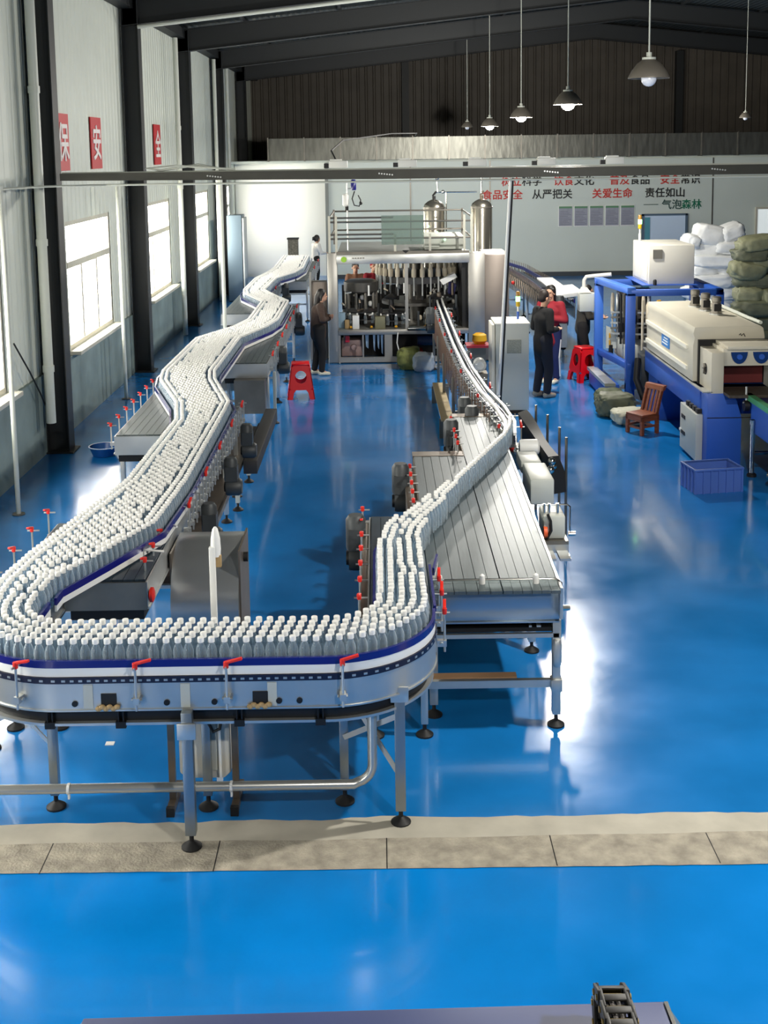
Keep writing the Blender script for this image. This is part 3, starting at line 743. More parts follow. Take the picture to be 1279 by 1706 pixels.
b = MB(); b.box(-1.215, -1.105, 6.615, 6.63, 0.70, 0.80); t.part('leg_bracket', b, STEEL, bevel=0.004)
b = MB(); b.box(0.035, 0.145, 6.845, 6.86, 0.80, 0.90); t.part('leg_bracket', b, STEEL, bevel=0.004)
for a, c in (((-0.26, 7.11, 0.80), (0.09, 6.93, 0.28)), ((-0.26, 7.11, 0.45), (0.09, 6.93, 0.68)), ((-2.74, 7.87, 0.55), (-2.09, 7.16, 0.38)), ((-2.74, 7.87, 0.2), (-2.09, 7.16, 0.75))):
    b = MB(); b.bar(a, c, 0.008, 0.032); t.part('cross_brace', b, STEEL)
b = MB(); P = [(-3.4, 6.93, 0.235), (-0.2, 6.93, 0.235)] + [(-0.2 + 0.12 * math.sin(a), 6.93 + 0.02, 0.235 + 0.0 + 0.12 * (1 - math.cos(a))) for a in [PI / 2 * i / 6 for i in range(1, 7)]] + [(-0.08, 6.97, 0.76)]
b.path(P, 0.030, 12); po = t.part('drain_pipe', b, M('pale_pipe_steel', (196, 196, 190), 0.3, 0.7))
for x in (-1.95, -0.95):
    c = MB(); c.tube((x - 0.008, 6.93, 0.235), (x + 0.008, 6.93, 0.235), 0.034, 12); c.box(x - .006, x + .006, 6.92, 6.94, 0.17, 0.21); t.part('cable_tie', c, WHITE, parent=po)

# control box on its stand under the front conveyor with the white sensor post
t = T('control_box_stand', 'cream inverter box on a tan stand under the front conveyor', 'control box', (-1.12, 7.2, 0))
b = MB(); b.prism([(-1.30, 7.13, 0.22), (-1.26, 7.13, 0.18), (-1.02, 7.13, 0.18), (-0.975, 7.13, 0.22), (-0.975, 7.13, 0.72), (-1.30, 7.13, 0.72)], (0, 0.18, 0)); t.part('box_body', b, WHITEP, bevel=0.008)
b = MB(); b.box(-1.155, -1.06, 7.118, 7.13, 0.24, 0.68); t.part('nameplate_panel', b, GREYP)
b = MB(); b.box(-1.045, -1.03, 7.10, 7.13, 0.2, 0.72); t.part('white_edge', b, WHITE)
for x in (-1.345, -0.945):
    b = MB(); b.box(x - 0.02, x + 0.02, 7.10, 7.14, 0.05, 0.72); t.part('stand_leg', b, BROWNST)
    b = MB(); b.bar((x, 7.02, 0.03), (x, 7.34, 0.03), 0.045, 0.05); o = t.part('stand_foot', b, BROWNST)
    b = MB(); b.box(x - 0.025, x + 0.025, 6.99, 7.02, 0.0, 0.06); t.part('rubber_end', b, BLACK, parent=o)
b = MB(); b.path([(-1.13, 7.08, 0.74), (-1.11, 7.07, 0.6), (-1.07, 7.07, 0.52), (-1.03, 7.07, 0.54), (-1.015, 7.08, 0.64), (-1.02, 7.09, 0.74)], 0.011, 8); t.part('looped_cable', b, BLACK)
t = T('sensor_post', 'white upright sensor post rising behind the front row of bottles', 'post', (-1.09, 7.42, 0))
b = MB(); b.box(-1.11, -1.07, 7.40, 7.43, 0, 1.60); t.part('post_bar', b, WHITE, bevel=0.004)
b = MB(); b.lathe([(0.03, 1.53), (0.034, 1.58), (0.03, 1.65), (0.018, 1.71), (0.006, 1.725)], (-1.07, 7.44, 0), 14); t.part('sensor_head', b, WHITE)
b = MB(); b.box(-1.07, -1.035, 7.42, 7.45, 1.46, 1.54); t.part('clamp', b, TAN, bevel=0.004)
# ------------------------------------------------------------------ right-hand table and single-file lane
t = straight('feed_table', 'small lane deck under the rightmost bottle columns', -0.10, 0.315, 7.46, 9.75, (8.0, 9.5), BELTD, trayz=(0.72, 0.8))
TA = t
for x in (-0.055, 0.015 - .0, 0.085, 0.155, 0.225): pass
rail(TA, [(-0.06, 7.46), (-0.06, 8.55), (0.02, 8.95), (0.2, 9.45)]); rail(TA, [(0.335, 7.46), (0.335, 8.25)])
b = MB(); b.box(-0.16, -0.105, 7.6, 9.74, 0.74, 1.03); TA.part('side_housing', b, BROWNST, bevel=0.008)
gearmotor(TA, -0.27, 9.35, 0.84, 1.15)
side_brackets(TA, -0.11, 7.7, 9.7, 0.33, PI, 1)
t = TB = T('wide_table_conveyor', 'wide multi-lane chain table with a bright front plate right of the bottles', 'conveyor', (0.8, 9.8, 0), group='conveyor sections')
for x0, x1, y1, mat in ((0.325, 0.83, 11.7, BELT), (0.835, 1.31, 13.45, BELT)):
    b = MB(); nl = 6; w = (x1 - x0) / nl
    for i in range(nl):
        fx = lambda x, y: x - (0.075 * max(0, (13.0 - y) / 5.0) * max(0, x - 0.835) / 0.475)
        a_, c_, z_ = x0 + i * w + 0.002, x0 + (i + 1) * w - 0.002, ZB - 0.002 * (i % 2)
        b.prism([(fx(a_, 7.98), 7.98, z_), (fx(c_, 7.98), 7.98, z_), (fx(c_, y1), y1, z_), (fx(a_, y1), y1, z_)], (0, 0, -0.023))
    t.part('belt', b, mat, smooth=0)
    b = MB(); b.box(x0 - 0.01, x1, y1, y1 + 0.24, ZB - 0.02, ZB - 0.012); b.box(x0 - 0.01, x1, y1 + 0.0, y1 + 0.02, ZB - 0.16, ZB + 0.004); t.part('end_plate', b, BROWNST)
    b = MB(); b.box(x0 - 0.006, x0 + 0.006, 9.7 if x0 < .5 else 11.7, y1, 0.82, ZB - 0.005); t.part('side_panel', b, BROWNST)
for x, y, y0 in ((0.12, 11.2, 9.8), (0.70, 13.0, 11.8)):
    gearmotor(t, x, y - 0.35, 0.86, 1.15)
    b = MB(); b.box(x + 0.10, x + 0.20 if x < .5 else x + 0.13, y0, y + 0.2, 0.70, 1.02); t.part('side_housing', b, BROWNST, bevel=0.008)
    for q in range(5): bracket(t, x + 0.2 if x < .5 else x + 0.13, y0 + 0.1 + 0.28 * q, PI, True)
b = MB(); b.box(0.34, 1.24, 8.085, 8.10, 0.80, 1.00); b.box(0.34, 1.24, 8.075, 8.10, 0.785, 0.80); t.part('front_plate', b, M('blue_grey_steel', (168, 180, 190), 0.28, 0.85), bevel=0.003)
b = MB(); b.box(0.34, 1.25, 7.965, 7.99, 0.985, 1.03) if False else b.box(0.34, 1.22, 8.10, 8.17, 0.99, 1.03); t.part('top_bar', b, BROWNST, bevel=0.006)
b = MB(); b.prism([(1.232, 8.0, 0.84), (1.252, 8.0, 0.84), (1.325, 13.4, 0.84), (1.305, 13.4, 0.84)], (0, 0, 0.226)); t.part('side_panel', b, STEEL)
b = MB(); b.box(0.36, 1.25, 8.12, 12.8, 0.705, 0.735); t.part('return_pan', b, BLACK)
b = MB(); b.box(0.34, 1.24, 8.09, 8.12, 0.67, 0.70); t.part('pan_edge', b, STEEL)
b = MB(); b.bar((1.04, 8.12, 0.742), (1.10, 9.0, 0.742), 0.02, 0.012); b.bar((1.10, 8.12, 0.742), (1.16, 9.0, 0.742), 0.03, 0.012); t.part('pan_rails', b, STEEL)
for x, y in ((1.225, 8.12), (1.215, 9.4), (1.22, 11.2), (0.36, 11.2), (1.22, 13.2), (0.36, 8.3)):
    leg(t, x, y, 0.80, 0.06)
b = MB(); b.lathe([(0.026, 0.46), (0.034, 0.5), (0.034, 0.62), (0.026, 0.66)], (1.225, 8.08, 0), 12); b.box(1.185, 1.265, 8.07, 8.16, 0.27, 0.36); t.part('leg_clamp', b, STEEL, bevel=0.004)
b = MB(); b.box(0.3, 1.19, 8.11, 8.15, 0.29, 0.345); t.part('cross_bar', b, STEEL)
b = MB(); b.box(0.34, 0.95, 8.16, 8.24, 0.335, 0.35); t.part('wood_strip', b, M('light_wood', (190, 150, 112), 0.6))
b = MB(); b.path([(0.37, 8.14, 1.085), (1.16, 8.14, 1.085), (1.225, 8.14, 1.08), (1.262, 8.14, 1.05), (1.262, 8.14, 0.87)], 0.008, 8); t.part('hoop_rail', b, CHROME)
for x in (0.40, 0.70, 1.08):
    b = MB(); b.lathe([(0.022, 1.03), (0.022, 1.09), (0.018, 1.12), (0.006, 1.13)], (x, 8.13, 0), 12); t.part('white_stop', b, WHITE)
b = MB(); b.box(0.35, 1.23, 8.135, 8.14, 1.03, 1.085); t.part('clear_guard', b, glassy('clear_guard_sheet', (236, 242, 242), 0.08))
b = MB(); b.tube((1.24, 8.06, 0.9), (1.31, 8.06, 0.9), 0.02, 10); t.part('adjuster_knob', b, CHROME)
bracket(t, 0.34, 8.02, PI / 2 * 0, True); b = MB(); b.sweep([(0.36, 8.2), (0.40, 8.5)], [(-0.008, 1.10), (0.008, 1.10), (0.008, 1.155), (-0.008, 1.155)]); o = t.part('guide_rail', b, BLUERAIL)
b = MB(); b.sweep([(0.36, 8.2), (0.40, 8.5)], [(-0.007, 1.065), (0.007, 1.065), (0.007, 1.099), (-0.007, 1.099)]); t.part('white_strip', b, WHITE, parent=o)
DIAG = [(0.13, 8.55), (0.17, 8.85), (0.29, 9.2), (0.50, 9.75), (0.86, 10.75), (1.24, 11.8), (1.34, 12.2)]
b = MB(); b.sweep([(x - 0.05, y + 0.03) for x, y in DIAG[3:]], [(-0.008, ZB + 0.03), (0.008, ZB + 0.03), (0.008, ZB + 0.12), (-0.008, ZB + 0.12)]); t.part('guide_rail', b, BLUERAIL)
# right-hand gear boxes of the table
def cover(x, y, z, sx, sy, sz, nm='drive_cover'):
    b = MB(); b.box(x - sx / 2, x + sx / 2, y - sy / 2, y + sy / 2, z - sz / 2, z + sz / 2)
    return t.part(nm, b, GREYP, bevel=0.018)
cover(1.42, 9.70, 1.00, 0.18, 0.30, 0.20)
b = MB(); b.box(1.335, 1.53, 9.5, 9.88, 0.87, 0.90); t.part('cover_base', b, STEELD)
b = MB(); b.lathe([(0.05, 0), (0.05, 0.03)], (1.33, 9.56, 0.96), 14, 'x'); t.part('orange_knob', b, M('orange_plastic', (226, 92, 40), 0.45))
b = MB(); b.path([(1.36, 9.53, 1.12), (1.385, 9.53, 1.06), (1.39, 9.53, 0.98), (1.36, 9.53, 0.92)], 0.012, 8); t.part('cover_cable', b, BLACK)
b = MB(); b.path([(1.28, 9.6, 1.18), (1.53, 9.6, 1.18), (1.555, 9.6, 1.16), (1.555, 9.6, 0.95)], 0.007, 8); t.part('hoop_rail', b, CHROME)
for x in (1.34, 1.38, 1.45): b = MB(); b.tube((x, 9.6, 1.08), (x, 9.6, 1.19), 0.012, 8); t.part('stud', b, CHROME)
b = MB(); b.box(1.43, 1.52, 9.3, 9.5, 0.80, 0.82); b.box(1.34, 1.40, 9.3, 9.5, 0.80, 0.82); b.box(1.33, 1.53, 9.5, 9.55, 0.80, 0.87); t.part('cover_foot', b, STEEL)
b = MB(); b.tube((1.54, 9.6, 0.93), (1.60, 9.6, 0.93), 0.02, 10); t.part('adjuster_knob', b, CHROME)
cover(1.47, 10.95, 0.98, 0.22, 0.6, 0.24)
cover(1.45, 11.5, 1.04, 0.2, 0.42, 0.12)
b = MB(); b.lathe([(0.07, 0), (0.08, 0.02), (0.08, 0.18), (0.06, 0.2)], (1.40, 11.85, 1.10), 18, 'x'); t.part('white_motor', b, WHITE)
for p in ((1.38, 11.85, 1.06), (1.68, 11.5, 1.04), (1.70, 11.55, 0.98), (1.66, 11.45, 0.97)):
    b = MB(); b.ball(p, 0.04, 10, 8); t.part('bright_fitting', b, CHROME)
cover(1.50, 12.35, 0.88, 0.30, 0.4, 0.2, 'pale_cover')
b = MB(); b.tube((1.36, 12.2, 1.0), (1.40, 12.0, 1.0), 0.025, 10); t.part('red_knob', b, RED)
# black cover sheet on uprights
t = T('black_cover_sheet', 'black tilted sheet standing by the table behind the white covers', 'cover', (1.75, 12.2, 0))
b = MB()
P = []
for i in range(9):
    s = i / 8; y = 13.35 - 1.75 * s
    P.append([(1.56 + 0.10 * s, y, 1.12 - 0.06 * s), (1.66 + 0.1 * s, y, 1.16 + 0.02 * math.sin(s * 7) - 0.1 * s), (1.74 + 0.08 * s, y - 0.02, 1.02 - 0.1 * s), (1.76 + 0.08 * s, y, 0.78 - 0.08 * s), (1.62 + .1 * s, y, 0.74 - 0.06 * s)])
V = [p for r in P for p in r]; b.add(V, [(i * 5 + j, i * 5 + (j + 1) % 5, i * 5 + 5 + (j + 1) % 5, i * 5 + 5 + j) for i in range(8) for j in range(5)] + [(0, 1, 2, 3, 4), (44, 43, 42, 41, 40)])
t.part('sheet', b, M('black_sheet', (12, 12, 13), 0.6))
for x, y in ((1.86, 11.75), (1.86, 12.2), (1.82, 12.8), (1.76, 13.3)):
    b = MB(); b.tube((x, y, 0), (x, y, 1.22), 0.014, 8); t.part('upright', b, STEELD)

# ------------------------------------------------------------------ narrow air conveyor to the filler
NAR = [(1.34, 12.15), (1.40, 12.7), (1.37, 13.5), (1.27, 14.5), (1.20, 16.0), (1.17, 18.0), (1.17, 20.0), (1.18, 22.6), (1.21, 25.2)]
t = TN = T('narrow_conveyor', 'narrow empty conveyor with white guides running back to the filling machine', 'conveyor', (1.2, 18, 0), group='conveyor sections')
b = MB(); b.sweep(NAR, [(-0.05, 1.02), (0.05, 1.02), (0.05, ZB), (-0.05, ZB)]); t.part('belt', b, BELT)
for s in (-1, 1):
    b = MB(); b.sweep(NAR, [(0.062 * s - 0.004, 0.90), (0.062 * s + 0.004, 0.90), (0.062 * s + 0.004, 1.05), (0.062 * s - 0.004, 1.05)]); t.part('side_panel', b, STEELD)
    b = MB(); b.sweep(NAR, [(0.05 * s - 0.016, 1.15), (0.05 * s + 0.016, 1.15), (0.05 * s + 0.016, 1.18), (0.05 * s - 0.016, 1.18)]); t.part('white_guide', b, WHITE)
    b = MB(); b.sweep(NAR, [(0.05 * s - 0.008, 1.08), (0.05 * s + 0.008, 1.08), (0.05 * s + 0.008, 1.10), (0.05 * s - 0.008, 1.10)]); t.part('lower_guide', b, M('dark_blue_strip', (30, 34, 66), 0.4))
def nar_x(y):
    for a, c in zip(NAR, NAR[1:]):
        if a[1] <= y <= c[1]: return a[0] + (c[0] - a[0]) * (y - a[1]) / (c[1] - a[1])
    return NAR[-1][0]
y = 12.6; k = 0
while y < 22.4:
    bracket(t, nar_x(y) - 0.07, y, PI, red=(k % 6 == 0), hz=0.0)
    if k % 2 == 0: bracket(t, nar_x(y) + 0.07, y, 0, red=(k % 8 == 0))
    y += 0.27; k += 1
b = MB()
y = 13.2
while y < 22.3:
    x = nar_x(y) - 0.16; b.tube((x, y, 0.62), (x, y, 1.16), 0.007, 6); b.tube((x, y, 1.05), (x + 0.1, y, 1.05), 0.006, 6); b.tube((x, y, 0.8), (x + 0.1, y, 0.8), 0.006, 6); y += 0.2
t.part('rod_comb', b, M('coppery_steel', (128, 104, 88), 0.4, 0.7))
for y in (13.0, 14.6, 16.6, 18.6, 20.4, 22.2):
    x = nar_x(y); legs_frame(t, x - 0.16, x + 0.1, y, 0.92, 0.045, STEELD)
for y in (13.6, 14.1): gearmotor(t, nar_x(y) - 0.36, y, 0.8, 1.15)
b = MB(); b.box(0.86, 1.2, 13.72, 14.5, 0.3, 0.86); t.part('drive_housing', b, BROWNST, bevel=0.01)
gearmotor(t, nar_x(21.8) - 0.3, 21.8, 0.86, 1.2)
b = MB(); b.box(0.86, 1.04, 16.6, 19.4, 0.28, 0.30); t.part('tan_board', b, M('tan_board', (168, 152, 120), 0.7))
for y in (16.8, 19.2): b = MB(); b.box(0.84, 1.12, y - 0.02, y + 0.02, 0.0, 0.28); t.part('board_bracket', b, STEELD)

# ------------------------------------------------------------------ bottles
PETM = glassy('clear_bottle_plastic', (232, 240, 246), 0.11, 0.04, (206, 217, 224))
CAPM = M('white_cap', (232, 232, 229), 0.4)
BPROF = [(0.024, 0.0), (0.030, 0.003), (0.0318, 0.012), (0.0318, 0.034), (0.0296, 0.040), (0.0318, 0.046), (0.0318, 0.062), (0.0296, 0.068), (0.0318, 0.074), (0.0318, 0.092), (0.0296, 0.098), (0.0318, 0.104), (0.0318, 0.122), (0.029, 0.140), (0.022, 0.160), (0.0145, 0.174), (0.0135, 0.186)]
CPROF = [(0.0150, 0.178), (0.0195, 0.180), (0.0195, 0.205), (0.018, 0.2095), (0.010, 0.211)]
b = MB(); b.lathe(BPROF, (0, 0, 0), 16); BODY = b.mesh('bottle_body', PETM, smooth=60)
b = MB(); b.lathe(CPROF, (0, 0, 0), 14); CAP = b.mesh('cap', CAPM, smooth=40)
pts = []; grid = {}
def try_add(x, y, zone, dmin=0.058):
    k = (int(x // 0.07), int(y // 0.07))
    for i in (-1, 0, 1):
        for j in (-1, 0, 1):
            for q in grid.get((k[0] + i, k[1] + j), ()):
                if (q[0] - x) ** 2 + (q[1] - y) ** 2 < dmin * dmin: return False
    grid.setdefault(k, []).append((x, y)); pts.append((x, y, zone)); return True
rb = random.Random(11)
def walk(P, off, step, start, zone, jit=0.0, dmin=0.058):
    # offset polyline, then equal steps
    Q = []
    for k in range(len(P)):
        a = Vector(P[max(0, k - 1)]); c = Vector(P[min(len(P) - 1, k + 1)]); d = (c - a).normalized(); Q.append(Vector(P[k]) + Vector((-d.y, d.x)) * off)
    s = start; acc = 0
    for a, c in zip(Q, Q[1:]):
        L = (c - a).length
        while s <= acc + L:
            p = a + (c - a) * ((s - acc) / L)
            z = zone(p) if callable(zone) else zone
            try_add(p.x + rb.uniform(-jit, jit), p.y + rb.uniform(-jit, jit), z, dmin); s += step
        acc += L
def uzone(p):
    if p.x < -1.75: return 'left bend'
    if p.x > -0.3: return 'right bend'
    return 'front'
UPP = [(-2.42, 7.55)] + UP[1:]
for r in range(5): walk(UPP, -0.145 + 0.0725 * r, 0.0685, 0.0342 * (r % 2), uzone, 0.004)
for r in range(5):
    x = -0.018 + 0.0705 * r; y = 7.46
    while y < 8.56:
        try_add(x + rb.uniform(-.003, .003) + (0.02 * math.sin(y * 9) if r in (2, 3) and 7.8 < y < 8.1 else 0), y, 'lanes', 0.060); y += 0.0668
for o in (-0.13, -0.065, 0.0, 0.065, 0.13): walk([(0.13, 8.6), (0.16, 8.85), (0.24, 9.1)], o * 0.95, 0.067, 0.03 * (abs(o) > .1), 'merge', 0.004, 0.060)
for o in (-0.065, 0.0, 0.065): walk([(0.22, 9.08), (0.32, 9.3), (0.46, 9.66)], o, 0.067, 0.0, 'merge', 0.004, 0.060)
for o in (-0.03, 0.03): walk([(0.45, 9.64), (0.62, 10.1)], o, 0.067, 0.0 if o < 0 else 0.034, 'file', 0.002, 0.060)
walk([(0.63, 10.12), (0.86, 10.75), (1.24, 11.8), (1.34, 12.2), (1.39, 12.6)], 0.0, 0.071, 0.0, 'file', 0.004, 0.060)
def band(y):
    for a, c in zip(LINE, LINE[1:]):
        if c[1] <= y <= a[1]:
            q = (y - a[1]) / (c[1] - a[1]); return a[0] + (c[0] - a[0]) * q, a[2] + (c[2] - a[2]) * q
    return None
for ins, st in ((0.075, 0.0), (0.137, 0.034)):
    walk([(x + ins, y) for x, y in EDGE_L], 0.0, 0.0685, st, 'left line', 0.003); walk([(x - ins, y) for x, y in EDGE_R], 0.0, 0.0685, st, 'left line', 0.003)
ca, sa = math.cos(0.045), math.sin(0.045)
for j in range(0, 470):
    for i in range(-110, 30):
        u_ = (i + 0.5 * (j % 2)) * 0.0705; v_ = j * 0.0640
        x = u_ * ca - v_ * sa; y = 7.4 + u_ * sa + v_ * ca
        if not (-3.2 < x < -1.5 and 7.4 < y < 33): continue
        bd = band(y)
        if bd and abs(x - bd[0]) < bd[1] - 0.02 and rb.random() > 0.012:
            try_add(x + rb.uniform(-.0045, .0045), y + rb.uniform(-.0045, .0045), 'left line', 0.0575)
vis = []
for k, (x, y, z) in enumerate(pts):
    u, v = project((x, y, ZB + 0.15))
    if -4 < u < IW + 4: vis.append(((Vector((x, y, ZB)) - EYE).length, k))
vis.sort(); near = set(k for d, k in vis[:300])
LAB = {'front': ('clear water bottle with white cap in the straight front row', 'bottles on the straight front run'),
       'left bend': ('clear water bottle with white cap in the left bend of the front conveyor', 'bottles in the left bend'),
       'right bend': ('clear water bottle with white cap in the right bend of the front conveyor', 'bottles in the right bend'),
       'lanes': ('clear water bottle with white cap in the straight columns beside the wide table', 'bottles in the five straight columns'),
       'merge': ('clear water bottle with white cap where the columns merge towards single file', 'bottles merging to single file'),
       'file': ('clear water bottle with white cap in the slanting single file over the table', 'bottles in the slanting file'),
       'left line': ('clear water bottle with white cap in the wide pack just before the left bend', 'bottles of the wide left pack')}
for k in sorted(near):
    x, y, z = pts[k]
    o = bpy.data.objects.new('water_bottle', None); COL.objects.link(o); o.empty_display_size = 0.05
    o.location = (x, y, ZB); o.rotation_euler = (0, 0, rb.uniform(0, 6.28))
    tag(o, LAB[z][0], 'bottle', LAB[z][1])
    link('bottle_body', BODY, o); link('cap', CAP, o)
# all remaining bottles of the long line: one object
import numpy as np
far = [pts[k] for k in range(len(pts)) if k not in near]
LB = [(0.029, 0.0), (0.0315, 0.01), (0.0315, 0.06), (0.0297, 0.068), (0.0315, 0.076), (0.0315, 0.122), (0.022, 0.160), (0.014, 0.176)]
LC = [(0.0195, 0.178), (0.0195, 0.206), (0.0165, 0.2105)]
b = MB(); b.lathe(LB, (0, 0, 0), 9, mi=0); b.lathe(LC, (0, 0, 0), 9, mi=1)
tv = np.array(b.v, dtype=np.float32); nv = len(tv); N = len(far)
V = np.concatenate([tv + np.array([x, y, ZB], dtype=np.float32) for x, y, z in far])
loops = np.concatenate([np.array(f) for f in b.f]); ls = np.array([len(f) for f in b.f])
AL = np.concatenate([loops + nv * i for i in range(N)]); LS = np.tile(ls, N)
me = bpy.data.meshes.new('bottle_crowd')
me.vertices.add(len(V)); me.vertices.foreach_set('co', V.ravel())
me.loops.add(len(AL)); me.loops.foreach_set('vertex_index', AL.astype(np.int32))
me.polygons.add(len(LS)); me.polygons.foreach_set('loop_start', np.concatenate([[0], np.cumsum(LS)[:-1]]).astype(np.int32))
me.polygons.foreach_set('loop_total', LS.astype(np.int32))
me.materials.append(PETM); me.materials.append(CAPM)
me.polygons.foreach_set('material_index', np.tile(np.array(b.m, dtype=np.int32), N))
me.update(calc_edges=True); me.validate()
me.shade_smooth(); me.set_sharp_from_angle(angle=math.radians(50))
o = link('bottle_crowd', me); o['kind'] = 'stuff'
tag(o, 'thousands of white capped water bottles packed along the winding left conveyors', 'bottles')
print('bottles', len(pts), 'near', len(near))
# ------------------------------------------------------------------ filling machine
t = T('filling_machine', 'large stainless bottle filling machine with open front in the middle background', 'filling machine', (0.6, 24.5, 0))
FY = 23.0
SILV = M('satin_stainless', (176, 174, 168), 0.35, 0.75, 0.06, 2.0)
SILW = M('warm_satin_stainless', (140, 130, 122), 0.4, 0.6, 0.08, 1.2)
b = MB(); b.box(-0.98, -0.79, FY, FY + 0.25, 0.02, 2.15); t.part('corner_post', b, SILV, bevel=0.006)
b = MB(); b.box(1.73, 2.05, FY, FY + 0.3, 0.02, 2.12); t.part('corner_post', b, SILV, bevel=0.006)
b = MB(); b.box(2.05, 2.52, FY + 0.05, FY + 1.3, 0.02, 2.08); t.part('side_cabinet', b, SILW, bevel=0.01)
b = MB(); b.box(-0.80, 1.75, FY - 0.04, FY + 0.1, 1.94, 2.12); b.box(-0.80, 1.75, FY + 0.1, FY + 3.2, 2.04, 2.12); t.part('header', b, STEEL, bevel=0.006)
b = MB(); b.box(-0.80, 1.75, FY - 0.01, FY + 0.08, 2.12, 2.17); t.part('header_cap', b, STEELD)
b = MB(); b.lathe([(0.055, 0), (0.055, 0.012)], (-0.66, FY - 0.056, 2.03), 20, 'y'); t.part('round_emblem', b, M('lime_green_emblem', (150, 196, 60), 0.5))
b = MB()
for i in range(5): b.box(-0.50 + 0.05 * i, -0.465 + 0.05 * i, FY - 0.046, FY - 0.04, 2.04, 2.065)
t.part('faint_lettering', b, STEELD)
b = MB(); b.box(0.51, 0.57, FY, FY + 0.05, 0.66, 1.94); t.part('door_mullion', b, SILV)
b = MB(); b.box(-0.79, 1.73, FY - 0.03, FY + 3.0, 0.56, 0.66); t.part('machine_table', b, SILV, bevel=0.008)
b = MB(); b.lathe([(0.045, 0), (0.045, 0.55)], (0.55, FY - 0.08, 0.68), 12, 'x'); t.part('bright_bar', b, CHROME)
b = MB(); b.box(-0.79, 1.73, FY - 0.02, FY + 0.06, 0.02, 0.12); b.box(0.10, 0.25, FY - 0.02, FY + 0.06, 0.12, 0.56); b.box(-0.33, -0.30, FY, FY + 0.05, 0.12, 0.56); b.box(-0.79, -0.75, FY, FY + .05, .12, .56); t.part('base_frame', b, SILV)
b = MB(); b.box(-0.79, 1.73, FY + 0.9, FY + 0.95, 0.0, 0.56); t.part('base_back_panel', b, DARK)
b = MB(); b.box(-0.74, -0.34, FY + 0.25, FY + 0.6, 0.1, 0.42); b.lathe([(0.06, 0), (0.06, 0.1)], (-0.5, FY + 0.2, 0.28), 14, 'y'); b.box(-0.7, -0.6, FY + .25, FY + .4, .42, .52); t.part('pump_unit', b, PINKM, bevel=0.01)
b = MB(); b.box(-0.66, -0.58, FY + 0.1, FY + 0.14, 0.4, 0.52); t.part('red_tag', b, M('crimson_tag', (190, 30, 60), 0.5))
b = MB()
for i, (x, w, h) in enumerate(((-0.24, 0.07, 0.28), (-0.1, 0.05, 0.34), (-0.02, 0.05, 0.3), (0.05, 0.05, 0.4))):
    b.prism([(x - w / 2, FY + 0.12, 0.55), (x + w / 2, FY + 0.12, 0.55), (x + w / 2 - 0.01, FY + 0.10, 0.55 - h), (x - w / 2 + 0.015, FY + 0.14, 0.55 - h + 0.03)], (0, 0.02, 0))
t.part('pale_blue_cloth', b, M('pale_blue_cloth', (166, 196, 226), 0.8))
b = MB(); b.tube((0.75, FY + 0.35, 0.38), (1.35, FY + 0.35, 0.38), 0.10, 14); t.part('dark_cylinder', b, M('blue_black_tube', (30, 48, 84), 0.4))
b = MB(); b.box(0.45, 0.85, FY + 0.2, FY + 0.6, 0.13, 0.19); t.part('red_tray', b, M('red_tray', (190, 40, 34), 0.5))
b = MB(); b.path([(0.36, FY - 0.05, 0.6), (0.34, FY - 0.06, 0.4), (0.40, FY - 0.1, 0.15), (0.55, FY - 0.2, 0.02)], 0.012, 8); t.part('white_hose', b, WHITE)
# interior: carousel, valves, star wheels
b = MB(); b.lathe([(0.15, 0.66), (0.15, 1.0), (0.72, 1.02), (0.72, 1.08), (0.2, 1.1), (0.2, 1.45), (0.78, 1.47), (0.8, 1.60), (0.7, 1.66), (0.1, 1.7), (0.1, 2.04)], (0.78, FY + 1.3, 0), 36); t.part('carousel', b, M('dark_satin_steel', (96, 94, 90), 0.4, 0.7))
FILLV = M('cream_valve', (208, 196, 172), 0.4)
bv = MB(); bv.lathe([(0.045, 0.15), (0.05, 0.16), (0.05, 0.30), (0.035, 0.32), (0.03, 0.42)], (0, 0, 0), 10, mi=0); bv.tube((0, 0, -0.22), (0, 0, 0.15), 0.016, 8, mi=1); bv.tube((0.03, 0, -0.12), (0.03, 0, 0.15), 0.008, 6, mi=1); bv.lathe([(0.026, -0.30), (0.03, -0.22)], (0, 0, 0), 10, mi=2)
VALVE = bv.mesh('filling_valve', [FILLV, STEEL, BLACK])
for k in range(30):
    a = 2 * PI * k / 30; link('filling_valve', VALVE, t.o, Vector((0.78 + 0.80 * math.cos(a), FY + 1.3 + 0.80 * math.sin(a), 1.46)) - t.loc, a)
MB_b = MB(); MB_b.lathe(LB, (0, 0, 0), 9, mi=0); MB_b.lathe(LC, (0, 0, 0), 9, mi=1); LOWB = MB_b.mesh('filled_bottle', [PETM, CAPM])
for cx, cy, r, n in ((-0.35, FY + 0.75, 0.36, 14), (0.25, FY + 0.42, 0.26, 10), (1.1, FY + 0.38, 0.2, 8)):
    b = MB()
    for z in (0.78, 0.92): b.lathe([(r, z), (r, z + 0.025)], (cx, cy, 0), 24)
    b.tube((cx, cy, 0.66), (cx, cy, 1.25), 0.05, 12); b.lathe([(0.12, 1.2), (0.14, 1.24), (0.05, 1.3)], (cx, cy, 0), 16)
    t.part('star_wheel', b, M('black_star_wheel', (26, 26, 28), 0.4))
    for k in range(n):
        a = 2 * PI * k / n; link('filled_bottle', LOWB, t.o, Vector((cx + r * math.cos(a), cy + r * math.sin(a), 0.72)) - t.loc)
b = MB(); b.lathe([(0.3, 1.30), (0.34, 1.34), (0.34, 1.52), (0.25, 1.56)], (-0.35, FY + 0.75, 0), 24); t.part('capping_turret', b, M('dark_satin_steel', (96, 94, 90), 0.4, 0.7))
